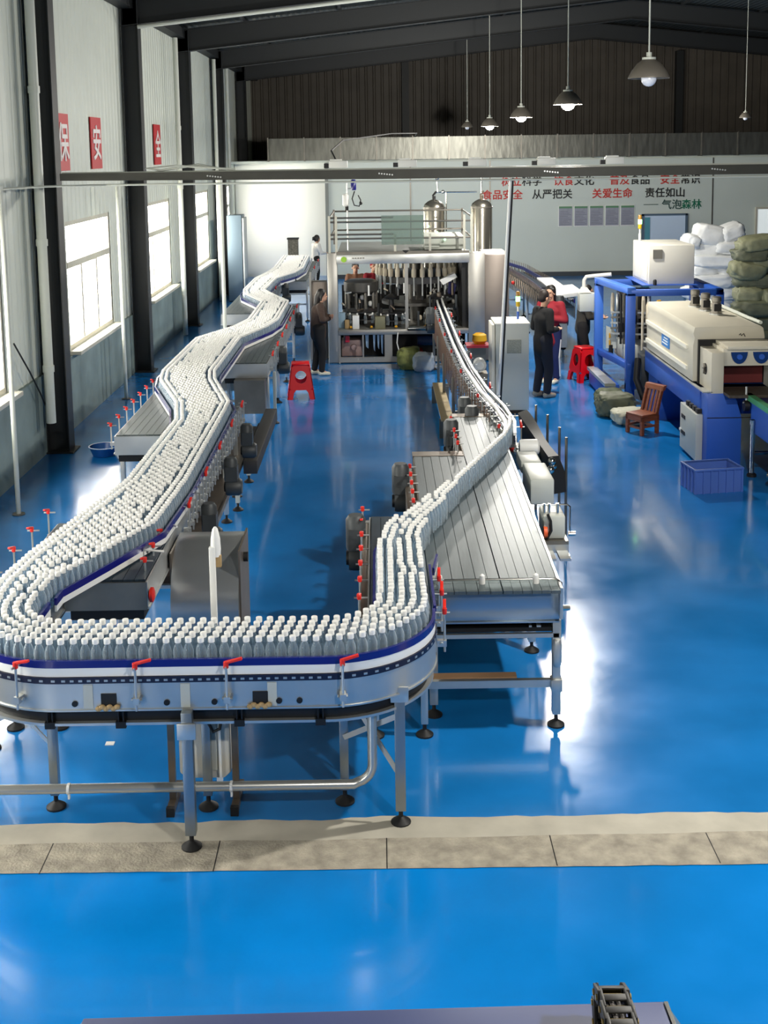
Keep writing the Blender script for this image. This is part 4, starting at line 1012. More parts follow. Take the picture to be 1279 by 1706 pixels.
for k in range(10):
    a = 2 * PI * k / 10; b = MB(); x, y = -0.35 + 0.3 * math.cos(a), FY + 0.75 + 0.3 * math.sin(a); b.tube((x, y, 1.0), (x, y, 1.32), 0.028, 8); b.lathe([(0.034, 1.0), (0.034, 1.08)], (x, y, 0), 10); t.part('capping_head', b, STEELD)
for x, y, z, s, m in ((-0.62, 0.2, 0.78, 0.10, TAN), (-0.45, 0.12, 0.86, 0.13, WHITE), (0.02, 0.14, 0.80, 0.2, M('olive_casing', (120, 118, 92), 0.5)), (1.28, 0.3, 0.85, 0.24, STEELD), (-0.72, 0.3, 0.9, 0.12, M('pale_blue_casing', (150, 180, 200), 0.5))):
    b = MB(); b.box(x - s / 2, x + s / 2, FY + y - s / 2, FY + y + s / 2, 0.66, z + s / 2); t.part('casing', b, m, bevel=0.01)
for x in (-0.55, -0.15, 0.33, 0.9):
    b = MB(); b.ball((x, FY + 0.06, 0.70), 0.028, 10, 8); t.part('yellow_knob', b, YELLOW)
for x in (0.93, 1.03):
    b = MB(); b.tube((x, FY + 0.16, 0.66), (x, FY + 0.16, 1.0), 0.03, 12); t.part('cream_column', b, FILLV)
b = MB(); b.box(-0.8, 1.9, FY + 3.0, FY + 3.05, 0.66, 1.2); t.part('rear_panel', b, DARK)
b = MB(); b.box(1.62, 1.73, FY + 0.15, FY + 2.6, 0.66, 1.94); t.part('dark_side_door', b, BLACK)
b = MB(); b.prism([(1.2, FY + 0.5, 1.55), (1.5, FY + 0.5, 1.68), (1.55, FY + 0.5, 1.6), (1.27, FY + 0.5, 1.45)], (0, 0.5, 0)); t.part('white_chute', b, WHITE)
b = MB(); b.prism([(1.4, FY + 0.8, 1.5), (1.56, FY + 0.8, 1.42), (1.50, FY + 0.8, 1.2), (1.38, FY + 0.8, 1.25)], (0, 0.3, 0)); t.part('navy_bag', b, BLUERAIL)
rf = random.Random(21)
CL = [STEELD, DARK, STEEL, FILLV, BLACK, MOTOR, WHITE, BROWNST]
for i in range(60):
    x = rf.uniform(-0.72, 1.55); y = FY + rf.uniform(0.12, 1.0); z = rf.uniform(0.72, 1.45); m = CL[rf.randrange(len(CL))]; b = MB(); k = i % 3
    if k == 0: b.tube((x, y, z - rf.uniform(.06, .2)), (x, y, z + rf.uniform(.05, .15)), rf.uniform(.012, .028), 8)
    elif k == 1: b.lathe([(0.03, 0), (0.045, 0.02), (0.045, 0.08), (0.02, 0.1)], (x, y, z), 12)
    else: b.bar((x, y, z), (x + rf.uniform(-.16, .16), y + .03, z + rf.uniform(-.1, .1)), 0.03, 0.025)
    t.part('fitting', b, m)
# roof platform with railing
for x in (-0.93, -0.80, 0.13 + .2, 1.0, 1.66, 1.80):
    b = MB(); z0 = 2.12; b.box(x - 0.022, x + 0.022, FY + 0.02, FY + 0.06, z0, 2.86 if x not in (0.33, 1.0) else 2.5); t.part('railing_post', b, M('brushed_pale_steel', (200, 198, 184), 0.35, 0.6))
b = MB()
for z in (2.42, 2.50, 2.74, 2.82): b.tube((-0.93, FY + 0.04, z), (0.3, FY + 0.04, z), 0.018, 8); 
for z in (2.42, 2.74): b.tube((0.3, FY + 0.04, z), (1.8, FY + 0.04, z), 0.018, 8)
for z in (2.42, 2.82): b.tube((-0.93, FY + 2.6, z), (1.8, FY + 2.6, z), 0.018, 8); b.tube((-0.93, FY + .04, z), (-0.93, FY + 2.6, z), 0.018, 8); b.tube((1.8, FY + .04, z), (1.8, FY + 2.6, z), 0.018, 8)
t.part('railing_bars', b, STEELD)
b = MB()
pass
for x in (-0.93, 1.8): b = MB(); b.box(x - .02, x + .02, FY + 2.58, FY + 2.62, 2.12, 2.86); t.part('railing_post', b, STEELD)
b = MB(); b.box(0.07, 0.88, FY - 0.01, FY + 0.0, 2.30, 2.86); t.part('clear_guard', b, glassy('reflective_guard_sheet', (200, 214, 208), 0.25, 0.12, (170, 180, 174)))
b = MB(); b.box(0.9, 1.68, FY + 0.4, FY + 1.6, 2.16, 2.42); b.box(0.9, 1.2, FY + 0.35, FY + 0.4, 2.2, 2.4); t.part('rooftop_box', b, GREYP, bevel=0.02)
for x, z in ((0.98, 2.62), (1.15, 2.5), (1.3, 2.36)):
    b = MB(); b.ball((x, FY + 0.3, z), 0.025, 10, 8); t.part('green_indicator', b, M('green_indicator', (170, 255, 180), 0.3, emit=2.0))
b = MB(); b.prism([(0.46, FY - .02, 2.19), (0.60, FY - .02, 2.19), (0.53, FY - .02, 2.13)], (0, 0.03, 0)); t.part('dark_bracket', b, DARK)
# white cabinet panels left of the machine
t = T('side_panel_unit', 'pale steel panel unit left of the filling machine behind the woman', 'panel', (-1.1, 23.6, 0))
b = MB(); b.box(-1.34, -1.02, 23.5, 23.8, 0.02, 1.55); t.part('panel', b, SILW, bevel=0.01)
b = MB(); b.box(-1.36, -1.32, 23.45, 23.5, 0.0, 1.75); t.part('edge_post', b, SILV)
b = MB(); b.box(-1.22, -1.12, 23.485, 23.5, 1.2, 1.32); t.part('label_plate', b, M('pale_cyan_plate', (170, 210, 220), 0.4))
# tanks
for x, y, lab in ((1.25, 26.6, 'left one of the two upright steel tanks behind the machine'), (2.30, 26.6, 'right steel tank, beside the red slogan lettering')):
    t = T('steel_tank', lab, 'tank', (x, y, 0), group='upright steel tanks')
    r = 0.235
    b = MB(); b.lathe([(0.1, 0.42), (r, 0.5), (r, 2.82), (r * 0.9, 2.90), (r * 0.6, 2.96), (0.06, 3.0)], (x, y, 0), 28); t.part('tank_body', b, M('polished_tank', (196, 190, 176), 0.22, 0.95))
    for k in range(3):
        a = 2 * PI * k / 3; b = MB(); b.tube((x + 0.18 * math.cos(a), y + .18 * math.sin(a), 0), (x + 0.18 * math.cos(a), y + .18 * math.sin(a), 0.5), 0.025, 10); t.part('tank_leg', b, STEELD)
    b = MB(); b.tube((x, y, 3.0), (x, y, 3.08), 0.04, 10); b.tube((x - 0.03, y, 3.08), (x + 0.05, y, 3.18), 0.02, 8); t.part('valve', b, DARK if x < 2 else BROWNST)
    b = MB(); b.lathe([(r + 0.008, 2.80), (r + 0.008, 2.84)], (x, y, 0), 28); t.part('rim_band', b, STEELD)
t = T('tank_pipework', 'thin steel pipes linking the tops of the two tanks', 'pipe', (1.8, 26.6, 3.1))
b = MB(); b.path([(1.27, 26.6, 3.1), (1.30, 26.6, 3.16), (2.2, 26.6, 3.16)], 0.014, 8); b.path([(1.52, 26.6, 3.16), (1.52, 26.6, 2.3)], 0.014, 8); b.path([(2.3, 26.6, 3.08), (2.3, 26.6, 3.66)], 0.014, 8); b.path([(1.34, 26.6, 3.16), (1.32, 26.6, 3.45)], 0.014, 8); t.part('pipe_run', b, CHROME)
b = MB(); b.ball((1.32, 26.6, 3.48), 0.05, 10, 8); b.ball((1.45, 26.6, 3.17), 0.04, 10, 8); t.part('fitting', b, CHROME)
# blue motor and white filter on a pole
t = T('hanging_filter', 'white filter canister with a blue motor hanging above the machine', 'filter', (-0.55, 24.0, 2.12))
b = MB(); b.tube((-0.60, 24.0, 2.12), (-0.60, 24.0, 3.5), 0.016, 8); b.tube((-0.60, 24, 3.35), (-0.42, 24, 3.35), 0.012, 8); t.part('pole', b, STEEL)
b = MB(); b.lathe([(0.04, 3.0), (0.065, 3.03), (0.065, 3.22), (0.04, 3.25)], (-0.63, 23.95, 0), 16); t.part('canister', b, WHITE)
b = MB(); b.lathe([(0.035, 2.92), (0.035, 3.0)], (-0.61, 23.95, 0), 12); t.part('canister_base', b, DARK)
b = MB(); b.lathe([(0.05, 3.32), (0.055, 3.34), (0.055, 3.5), (0.035, 3.53)], (-0.47, 23.95, 0), 14); t.part('blue_motor', b, BLUERAIL)
b = MB(); b.path([(-0.45, 23.95, 3.3), (-0.5, 23.95, 3.15), (-0.46, 23.95, 3.02), (-0.36, 23.95, 3.0), (-0.33, 23.95, 3.12), (-0.38, 23.95, 3.22)], 0.012, 8); t.part('looped_hose', b, DARK)
b = MB(); b.ball((-0.33, 23.95, 3.06), 0.035, 8, 6); t.part('gauge', b, DARK)
# far left grey cabinet, black mesh box
t = T('wall_cabinet', 'tall blue grey cabinet at the far end of the left wall', 'cabinet', (-3.95, 33.2, 0))
b = MB(); b.box(-4.14, -3.74, 33.0, 33.8, 0.02, 2.38); t.part('body', b, M('blue_grey_cabinet', (104, 122, 134), 0.5, 0.1), bevel=0.01)
b = MB(); b.box(-3.72, -3.68, 33.0, 33.8, 0.1, 2.3); t.part('door', b, M('pale_cabinet_edge', (196, 200, 196), 0.5))
b = MB(); b.box(-4.12, -3.76, 33.02, 33.78, 0, 0.02); t.part('plinth', b, DARK)
t = T('mesh_box', 'small dark mesh box standing at the far end of the bottle line', 'box', (-2.35, 33.1, 1.06))
b = MB(); b.box(-2.48, -2.2, 32.98, 33.2, 1.06, 1.72); t.part('box_body', b, M('dark_mesh', (74, 74, 68), 0.5, 0.4, 0.5, 30.0))
b = MB(); b.box(-2.50, -2.18, 32.96, 33.22, 1.70, 1.74); t.part('rim', b, DARK)
# white cabinet with beacon
t = T('control_cabinet', 'white floor cabinet with a green signal light beside the man in black', 'cabinet', (2.05, 18.7, 0))
b = MB(); b.box(1.80, 2.31, 18.3, 19.0, 0.06, 1.41); t.part('body', b, GREYP, bevel=0.008)
b = MB(); b.box(1.785, 2.325, 18.285, 19.015, 1.405, 1.43); t.part('top_lid', b, WHITEP, bevel=0.006)
b = MB(); b.box(1.82, 2.29, 18.32, 18.98, 0.0, 0.06); t.part('plinth', b, DARK)
b = MB(); b.box(1.97, 2.19, 18.285, 18.30, 0.96, 1.17); t.part('vent_grille', b, M('grey_grille', (140, 142, 130), 0.6, 0, 0.25, 60.0))
b = MB(); b.box(1.74, 1.79, 18.35, 18.9, 0.1, 1.40); t.part('door', b, WHITEP, bevel=0.006)
def beacon(t, x, y, z, s, base, cols=((200, 170, 40), None, (220, 120, 40))):
    b = MB(); b.tube((x, y, z), (x, y, z + 0.12 * s), 0.02 * s, 10); t.part('beacon_base', b, base)
    b = MB(); b.tube((x, y, z + 0.12 * s), (x, y, z + 0.2 * s), 0.012 * s, 10); pole = t.part('beacon_pole', b, WHITE)
    b = MB(); b.lathe([(0.03 * s, z + 0.20 * s), (0.033 * s, z + 0.21 * s), (0.033 * s, z + 0.28 * s)], (x, y, 0), 14); t.part('beacon_amber', b, M('amber_lens', (190, 160, 30), 0.3))
    b = MB(); b.lathe([(0.034 * s, z + 0.28 * s), (0.034 * s, z + 0.36 * s)], (x, y, 0), 14); t.part('beacon_green', b, M('lit_green_lens', (150, 255, 150), 0.3, emit=6.0))
    b = MB(); b.lathe([(0.033 * s, z + 0.36 * s), (0.033 * s, z + 0.42 * s), (0.02 * s, z + 0.44 * s)], (x, y, 0), 14); t.part('beacon_cap', b, M('orange_lens', (150, 110, 40), 0.4))
beacon(t, 2.19, 18.75, 1.43, 1.0, BLUEP)
# rear right conveyor
t = T('rear_conveyor', 'dark bracketed conveyor slanting from the machine to the blue wrapper', 'conveyor', (3.6, 25, 0), group='conveyor sections')
RC = [(2.6, 31.5), (3.2, 30.0), (3.35, 27.5), (3.40, 24.5), (3.42, 22.6)]
RCP = [(2.5, 32.0), (3.0, 31.6), (3.4, 29.5), (3.55, 26.5), (3.6, 23.0)]
b = MB(); b.sweep(RCP, [(-0.17, 1.02), (0.17, 1.02), (0.17, 1.06), (-0.17, 1.06)]); t.part('belt', b, BELTD)
for s in (-1, 1):
    b = MB(); b.sweep(RCP, [(0.19 * s - .008, 0.84), (0.19 * s + .008, 0.84), (0.19 * s + .008, 1.04), (0.19 * s - .008, 1.04)]); t.part('side_panel', b, STEELD)
    b = MB(); b.sweep(RCP, [(0.18 * s - .01, 1.12), (0.18 * s + .01, 1.12), (0.18 * s + .01, 1.20), (0.18 * s - .01, 1.20)]); t.part('guide_rail', b, BLUERAIL)
for sg in (-1, 1):
    b = MB()
    for k in range(60):
        s = k / 59 * 8.9; acc = 0
        for a, c in zip(RCP, RCP[1:]):
            L = math.dist(a, c)
            if s <= acc + L:
                q = (s - acc) / L; x = a[0] + (c[0] - a[0]) * q; y = a[1] + (c[1] - a[1]) * q; d = (Vector(c) - Vector(a)).normalized(); n_ = Vector((-d.y, d.x)); break
            acc += L
        if True:
            px, py = x + n_.x * 0.26 * sg, y + n_.y * 0.26 * sg
            b.tube((px, py, 0.75), (px, py, 1.26), 0.008, 5); b.tube((px, py, 1.14), (x + n_.x * 0.19 * sg, y + n_.y * .19 * sg, 1.14), 0.007, 5)
            if k < 59 and k % 2: b.tube((px, py, 0.8), (px - n_.x * 0.02, py + 0.14, 1.1), 0.007, 5)
    t.part('rod_comb', b, BROWNST)
for x, y in ((2.95, 31.4), (3.35, 29.2), (3.52, 26.6), (3.58, 24.4)): legs_frame(t, x - 0.2, x + 0.2, y, 0.86, 0.05)
b = MB(); b.box(3.5, 3.85, 24.6, 26.4, 1.22, 1.26); b.prism([(3.42, 23.0, 1.2), (3.95, 23.0, 1.26), (3.95, 23.0, 1.34), (3.42, 23.0, 1.28)], (0, 1.3, 0)); t.part('white_cover', b, WHITE, bevel=0.008)
for x, y, z in ((3.0, 31.1, 1.0), (3.38, 28.3, 0.95)):
    b = MB(); b.ball((x - 0.2, y - 0.1, z), 0.045, 10, 8); t.part('red_knob', b, RED)
gearmotor(t, 3.35, 22.6, 0.85, 1.5)
b = MB(); b.path([(3.3, 22.7, 0.9), (3.2, 22.5, 0.6), (3.28, 22.4, 0.3)], 0.05, 10); b.box(3.3, 3.55, 22.4, 22.9, 0.35, 0.8); t.part('grey_film', b, M('grey_film_wrap', (120, 130, 138), 0.4, 0.2, 0.2, 8))

# ------------------------------------------------------------------ shrink wrapping machine
t = W = T('wrapping_machine', 'blue portal frame wrapping machine behind the cream heat tunnel', 'wrapping machine', (4.5, 19.6, 0))
def bluebar(a, c, w=0.12, h=0.12, m=None, nm='frame_bar'):
    b = MB(); b.bar(a, c, w, h); t.part(nm, b, m or BLUEP, bevel=0.006)
for x, y in ((3.77, 20.4), (4.0, 18.9), (5.4, 18.9), (5.4, 20.4)):
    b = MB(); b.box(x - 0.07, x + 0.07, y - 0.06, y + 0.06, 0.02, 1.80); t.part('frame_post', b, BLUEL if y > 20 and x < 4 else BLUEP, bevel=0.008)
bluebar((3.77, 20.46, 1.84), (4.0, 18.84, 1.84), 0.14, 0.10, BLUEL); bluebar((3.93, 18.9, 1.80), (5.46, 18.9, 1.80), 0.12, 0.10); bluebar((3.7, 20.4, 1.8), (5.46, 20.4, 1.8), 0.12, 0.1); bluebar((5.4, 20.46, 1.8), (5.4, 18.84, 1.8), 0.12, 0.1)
bluebar((3.77, 20.46, 0.62), (4.0, 18.84, 0.62), 0.10, 0.10); bluebar((3.93, 18.9, 0.3), (5.46, 18.9, 0.3), 0.1, 0.1)
b = MB(); b.box(3.65, 3.9, 19.2, 20.6, 0.02, 0.26); t.part('base_beam', b, BLUEP, bevel=0.01)
b = MB(); b.prism([(3.62, 19.0, 0.27), (3.80, 19.0, 0.27), (3.74, 20.4, 0.30), (3.58, 20.4, 0.30)], (0, 0, 0.05)); t.part('base_cover', b, STEEL)
b = MB(); b.box(4.10, 5.45, 19.0, 20.3, 0.4, 0.62); b.box(4.0, 4.6, 19.2, 20.2, 0.62, 0.9); t.part('infeed_table', b, GREYP, bevel=0.01)
for i in range(7):
    x = 3.95 + 0.07 * i; b = MB(); b.tube((x, 19.4 + 0.08 * i, 0.9), (x, 19.4 + 0.08 * i, 1.72), 0.02 + 0.01 * (i % 2), 8); b.box(x - .04, x + .04, 19.35 + .08 * i, 19.45 + .08 * i, 1.1 + 0.08 * (i % 3), 1.25 + .08 * (i % 3)); t.part('grouping_rod', b, STEELD if i % 2 else DARK)
b = MB(); b.tube((3.9, 19.95, 0.55), (3.9, 19.95, 0.8), 0.04, 10); b.lathe([(0.05, 0.72), (0.05, 0.84)], (4.05, 19.6, 0), 12); t.part('bottle_shaped_unit', b, DARK)
b = MB(); b.lathe([(0.06, 1.3), (0.075, 1.33), (0.075, 1.6), (0.05, 1.66)], (4.28, 18.75, 0), 16); b.tube((4.28, 18.75, 0.9), (4.28, 18.75, 1.3), 0.05, 12); b.tube((4.16, 18.75, 0.9), (4.16, 18.75, 1.7), 0.02, 8); t.part('pneumatic_cylinder', b, FILLV)
b = MB(); b.path([(4.40, 18.7, 1.70), (4.43, 18.7, 1.5), (4.41, 18.68, 1.2), (4.40, 18.7, 0.85)], 0.035, 10); t.part('yellow_duct', b, YELLOW)
b = MB(); b.box(4.10, 4.30, 18.5, 18.8, 0.30, 0.85); t.part('grey_housing', b, MOTOR, bevel=0.01)
b = MB(); b.path([(4.05, 18.55, 0.8), (4.0, 18.4, 0.5), (4.1, 18.3, 0.2)], 0.05, 10); t.part('dark_hose', b, DARK)
b = MB(); b.box(4.05, 4.6, 20.1, 20.3, 0.9, 1.72); t.part('mechanism_panel', b, M('dark_mechanism', (44, 44, 44), 0.5, 0.4, 0.4, 14), bevel=0.01)
for i in range(8):
    x = 3.92 + 0.08 * i; b = MB(); b.lathe([(0.028, 1.32), (0.034, 1.36), (0.034, 1.60 + 0.05 * (i % 2)), (0.02, 1.68)], (x, 19.95 - 0.03 * i, 0), 12); b.tube((x, 19.95 - .03 * i, 0.92), (x, 19.95 - .03 * i, 1.32), 0.012, 8); t.part('gripper_head', b, FILLV if i % 3 == 0 else (STEEL if i % 3 == 1 else DARK))
for i in range(5):
    z = 1.0 + 0.09 * i; b = MB(); b.bar((3.88, 19.9, z), (4.5, 19.7, z + 0.03 * (i % 2)), 0.03, 0.03); t.part('guide_bar', b, STEELD if i % 2 else STEEL)
b = MB(); b.prism([(3.82, 19.95, 0.74), (3.82, 19.95, 1.12), (3.92, 19.92, 1.08), (3.98, 19.9, 1.0), (3.98, 19.9, 0.74)], (0, 0.04, 0)); t.part('white_plate', b, GREYP)
for z in (0.80, 0.92): b = MB(); b.box(3.86, 3.88, 19.9, 19.95, z, z + 0.08); t.part('yellow_mark', b, YELLOW)
t = T('electrical_cabinet', 'large cream electrical cabinet standing on top of the blue frame', 'cabinet', (4.8, 20, 1.86))
b = MB(); b.box(4.42, 5.16, 19.5, 20.75, 1.86, 2.50); t.part('body', b, WHITEP, bevel=0.01)
b = MB(); b.box(4.48, 4.63, 19.485, 19.5, 2.28, 2.43); t.part('vent_grille', b, M('dark_grille', (110, 108, 98), 0.6))
b = MB(); b.box(4.405, 4.42, 19.6, 20.1, 1.9, 2.46); b.box(4.405, 4.42, 20.15, 20.65, 1.9, 2.46); t.part('door', b, M('cream_door', (222, 219, 208), 0.45), bevel=0.004)
b = MB(); b.lathe([(0.03, 1.86), (0.03, 1.93), (0.02, 1.95)], (4.50, 19.42, 0), 12); t.part('round_bell', b, BLACK)
b = MB(); b.box(4.3, 5.2, 19.4, 20.8, 1.85, 1.86); t.part('base_plate', b, BLUEP)
beacon(t, 4.50, 20.6, 2.5, 1.0, WHITE)
t = T('control_panel_arm', 'white control panel hanging on a bent swing arm in front of the crouching person', 'control panel', (3.62, 20.7, 1.3))
b = MB(); b.path([(4.0, 20.5, 1.93), (3.75, 20.6, 1.90), (3.60, 20.65, 1.88), (3.56, 20.65, 1.82), (3.56, 20.65, 1.66)], 0.035, 10); t.part('swing_arm', b, WHITEP)
b = MB(); b.box(3.46, 3.74, 20.5, 20.75, 1.29, 1.60); t.part('panel_housing', b, GREYP, bevel=0.01)
b = MB(); b.prism([(3.46, 20.5, 1.62), (3.66, 20.5, 1.62), (3.60, 20.6, 1.70), (3.52, 20.6, 1.70)], (0, 0.12, 0)); t.part('hood', b, WHITEP)
# heat tunnel
t = T('heat_tunnel', 'cream shrink heat tunnel with three motors on a blue base', 'heat tunnel', (4.6, 17, 0))
TX0, TX1, TY0, TY1 = 4.12, 5.06, 15.55, 18.25
CREAM = M('cream_tunnel_paint', (196, 190, 172), 0.5, 0, 0.06, 1.5)
b = MB(); b.prism([(TX0, TY0, 1.02), (TX1, TY0, 1.02), (TX1, TY0, 1.60), (TX1 - 0.02, TY0, 1.72), (TX1 - 0.06, TY0, 1.75), (TX0 + 0.02, TY0, 1.74), (TX0, TY0, 1.66), (TX0 + 0.02, TY0, 1.60), (TX0, TY0, 1.5)], (0, TY1 - TY0, 0)); t.part('tunnel_body', b, CREAM, bevel=0.006)
for z in (1.44, 1.16):
    b = MB(); b.bar((TX0 - 0.012, TY0 + 0.25, z), (TX0 - 0.012, TY1 - 0.02, z), 0.03, 0.05); t.part('side_rib', b, M('pale_rib', (226, 222, 206), 0.45))
b = MB(); b.box(TX0 - 0.012, TX0, 16.8, 17.25, 1.24, 1.42); t.part('blue_nameplate', b, M('cyan_blue_plate', (58, 128, 196), 0.4))
b = MB()
for i in range(3): b.box(TX0 - 0.016, TX0 - 0.012, 16.88, 17.2 - 0.05 * i, 1.28 + 0.04 * i, 1.295 + 0.04 * i)
t.part('nameplate_lines', b, WHITE)
for i in range(3):
    x, y = 4.72 - 0.04 * i + 0.02, 16.7 + 0.42 * i
    b = MB(); b.lathe([(0.075, 1.76), (0.075, 1.80), (0.06, 1.80), (0.06, 1.92), (0.068, 1.93), (0.068, 1.99), (0.05, 2.0)], (x, y, 0), 16); m_ = t.part('fan_motor', b, STEELD)
    b = MB(); b.box(x - 0.05, x + 0.05, y - 0.085, y - 0.06, 1.80, 1.90); t.part('terminal_box', b, DARK, parent=m_)
    b = MB(); b.lathe([(0.095, 1.745), (0.095, 1.762)], (x, y, 0), 16); t.part('flange', b, STEEL, parent=m_)
b = MB(); b.path([(4.95, 17.8, 1.80), (5.0, 17.0, 1.78), (5.03, 16.2, 1.77), (5.05, 15.7, 1.77)], 0.025, 8); t.part('pale_cable_wrap', b, PIPEW)
b = MB(); b.path([(4.72, TY0 - .004, 1.63), (4.74, TY0 - .006, 1.65), (4.75, TY0 - .006, 1.62), (4.78, TY0 - .006, 1.65), (4.80, TY0 - .004, 1.61)], 0.006, 6); t.part('lifting_wire', b, DARK)
# outlet hood
HX0, HX1 = 4.20, 5.35
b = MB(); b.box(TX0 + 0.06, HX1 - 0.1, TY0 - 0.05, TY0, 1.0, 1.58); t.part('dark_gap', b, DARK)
b = MB(); b.box(HX0, HX0 + 0.16, 14.95, TY0 - .05, 0.97, 1.50); t.part('hood_side', b, CREAM, bevel=0.008)
b = MB(); b.box(HX0 + 0.16, HX1 + 0.2, 15.0, TY0 - .05, 1.32, 1.54); b.box(HX0 + 0.2, HX1 + 0.2, 14.93, TY0 - .05, 1.54, 1.58); t.part('hood_top', b, CREAM, bevel=0.006)
for x in (4.56, 4.84):
    b = MB()
    V = [(x + 0.105 * math.cos(a), 14.995, 1.50 + 0.15 * math.sin(a)) for a in [PI + PI * i / 12 for i in range(13)]]
    b.prism(V, (0, -0.02, 0)); o = t.part('fan_opening', b, M('deep_blue_fan', (16, 52, 110), 0.3))
    b = MB(); b.lathe([(0.035, -0.03), (0.035, 0)], (x, 14.985, 1.44), 12, 'y'); t.part('fan_hub', b, BLUEP, parent=o)
b = MB(); b.lathe([(0.075, 0), (0.075, 0.008)], (HX0 - 0.008, 15.22, 1.25), 18, 'x'); o = t.part('round_vent', b, DARK)
b = MB()
for k in range(5):
    a = 2 * PI * k / 5; b.bar((HX0 - 0.012, 15.22, 1.25), (HX0 - 0.012, 15.22 + 0.07 * math.cos(a), 1.25 + 0.07 * math.sin(a)), 0.01, 0.03, up=(1, 0, 0))
t.part('vent_blades', b, STEELD, parent=o)
b = MB(); b.box(HX0 + 0.16, HX1 - 0.35, 15.42, 15.46, 1.02, 1.32); t.part('red_curtain', b, M('dark_red_curtain', (96, 24, 26), 0.6))
b = MB(); b.box(HX1 - 0.34, HX1 - 0.14, 15.05, 15.4, 1.0, 1.32); t.part('white_post', b, GREYP)
b = MB(); b.box(HX0 + 0.16, HX1, 14.7, 15.45, 0.965, 1.0); t.part('outlet_belt', b, M('brown_mesh_belt', (70, 62, 52), 0.6, 0.2, 0.3, 30))
# blue base of the tunnel
b = MB(); b.box(TX0 + 0.02, TX1 + 0.25, 15.25, TY1 + .2, 0.64, 1.0); t.part('base_beam', b, BLUEP, bevel=0.006)
b = MB(); b.box(TX0 - 0.02, HX0 + 0.02, 14.95, TY1 + .2, 0.985, 1.0); t.part('beam_edge', b, STEEL)
b = MB(); b.prism([(4.16, 14.95, 0.98), (4.50, 14.95, 0.98), (4.60, 14.95, 0.66), (4.60, 14.95, 0.0), (4.16, 14.95, 0.0)], (0, 0.75, 0)); t.part('base_column', b, BLUEP, bevel=0.006)
b = MB(); b.box(4.18, 5.2, 17.75, 18.35, 0.0, 0.64); t.part('base_column', b, BLUEP)
b = MB(); b.box(4.16, 5.2, 14.945, 14.955, 0.655, 0.665); t.part('seam', b, DARK)
b = MB(); b.box(4.07, 4.16, 15.15, 15.95, 0.05, 0.66); t.part('switch_box', b, GREYP, bevel=0.006)
for z in (0.5, 0.28):
    b = MB(); b.box(4.062, 4.07, 15.68, 15.86, z - 0.025, z + 0.025); t.part('meter_slot', b, BLACK)
for i in range(4): b = MB(); b.box(4.10, 4.16, 15.2 + 0.16 * i, 15.3 + 0.16 * i, 0.66, 0.72); t.part('terminal', b, BLACK)
b = MB(); b.lathe([(0.02, 0), (0.022, 0.02)], (4.05, 15.9, 0.3), 10, 'x'); t.part('lamp_button', b, WHITE)
# outlet conveyor
t = T('outlet_conveyor', 'green railed outlet conveyor on bright tubular legs at the right edge', 'conveyor', (5.3, 14.2, 0), group='conveyor sections')
b = MB(); b.box(4.68, 5.4, 12.2, 14.9, 0.90, 0.96); t.part('belt', b, M('navy_belt', (18, 22, 84), 0.4))
b = MB(); b.box(4.60, 4.68, 12.2, 14.85, 0.93, 1.0); t.part('green_side_rail', b, GREEN)
b = MB(); b.box(5.4, 5.48, 12.2, 14.85, 0.93, 1.0); t.part('green_side_rail', b, GREEN)
b = MB(); b.box(4.64, 4.67, 12.2, 14.7, 0.55, 0.93); t.part('blue_side_panel', b, BLUEP)
for y in (13.6, 14.75):
    b = MB(); b.tube((4.59, y, 0.85), (4.59, y, 1.10), 0.014, 8); b.tube((4.55, y, 0.9), (4.66, y, 0.86), 0.012, 8); t.part('rail_bracket', b, STEEL)
b = MB(); b.lathe([(0.07, 0), (0.07, 0.06)], (4.56, 14.75, 0.86), 14, 'x'); t.part('bearing', b, DARK)
for x, y in ((4.62, 14.55), (5.0, 13.1), (5.4, 14.55)):
    b = MB(); b.tube((x, y, 0.02), (x, y, 0.72), 0.03, 12); b.lathe([(0.04, 0.66), (0.04, 0.72)], (x, y, 0), 12); o = t.part('leg', b, CHROME)
    b = MB(); b.lathe([(0.06, 0), (0.06, 0.03), (0.03, 0.05)], (x, y, 0), 14); t.part('foot', b, BLACK, parent=o)
b = MB(); b.tube((4.62, 14.55, 0.30), (5.4, 14.55, 0.30), 0.022, 10); b.tube((4.66, 14.0, 0.16), (5.02, 13.6, 0.10), 0.07, 14); t.part('cross_bar', b, CHROME)
b = MB(); b.box(5.25, 5.6, 14.9, 15.3, 0.96, 1.14); t.part('green_cover', b, GREEN, bevel=0.02)
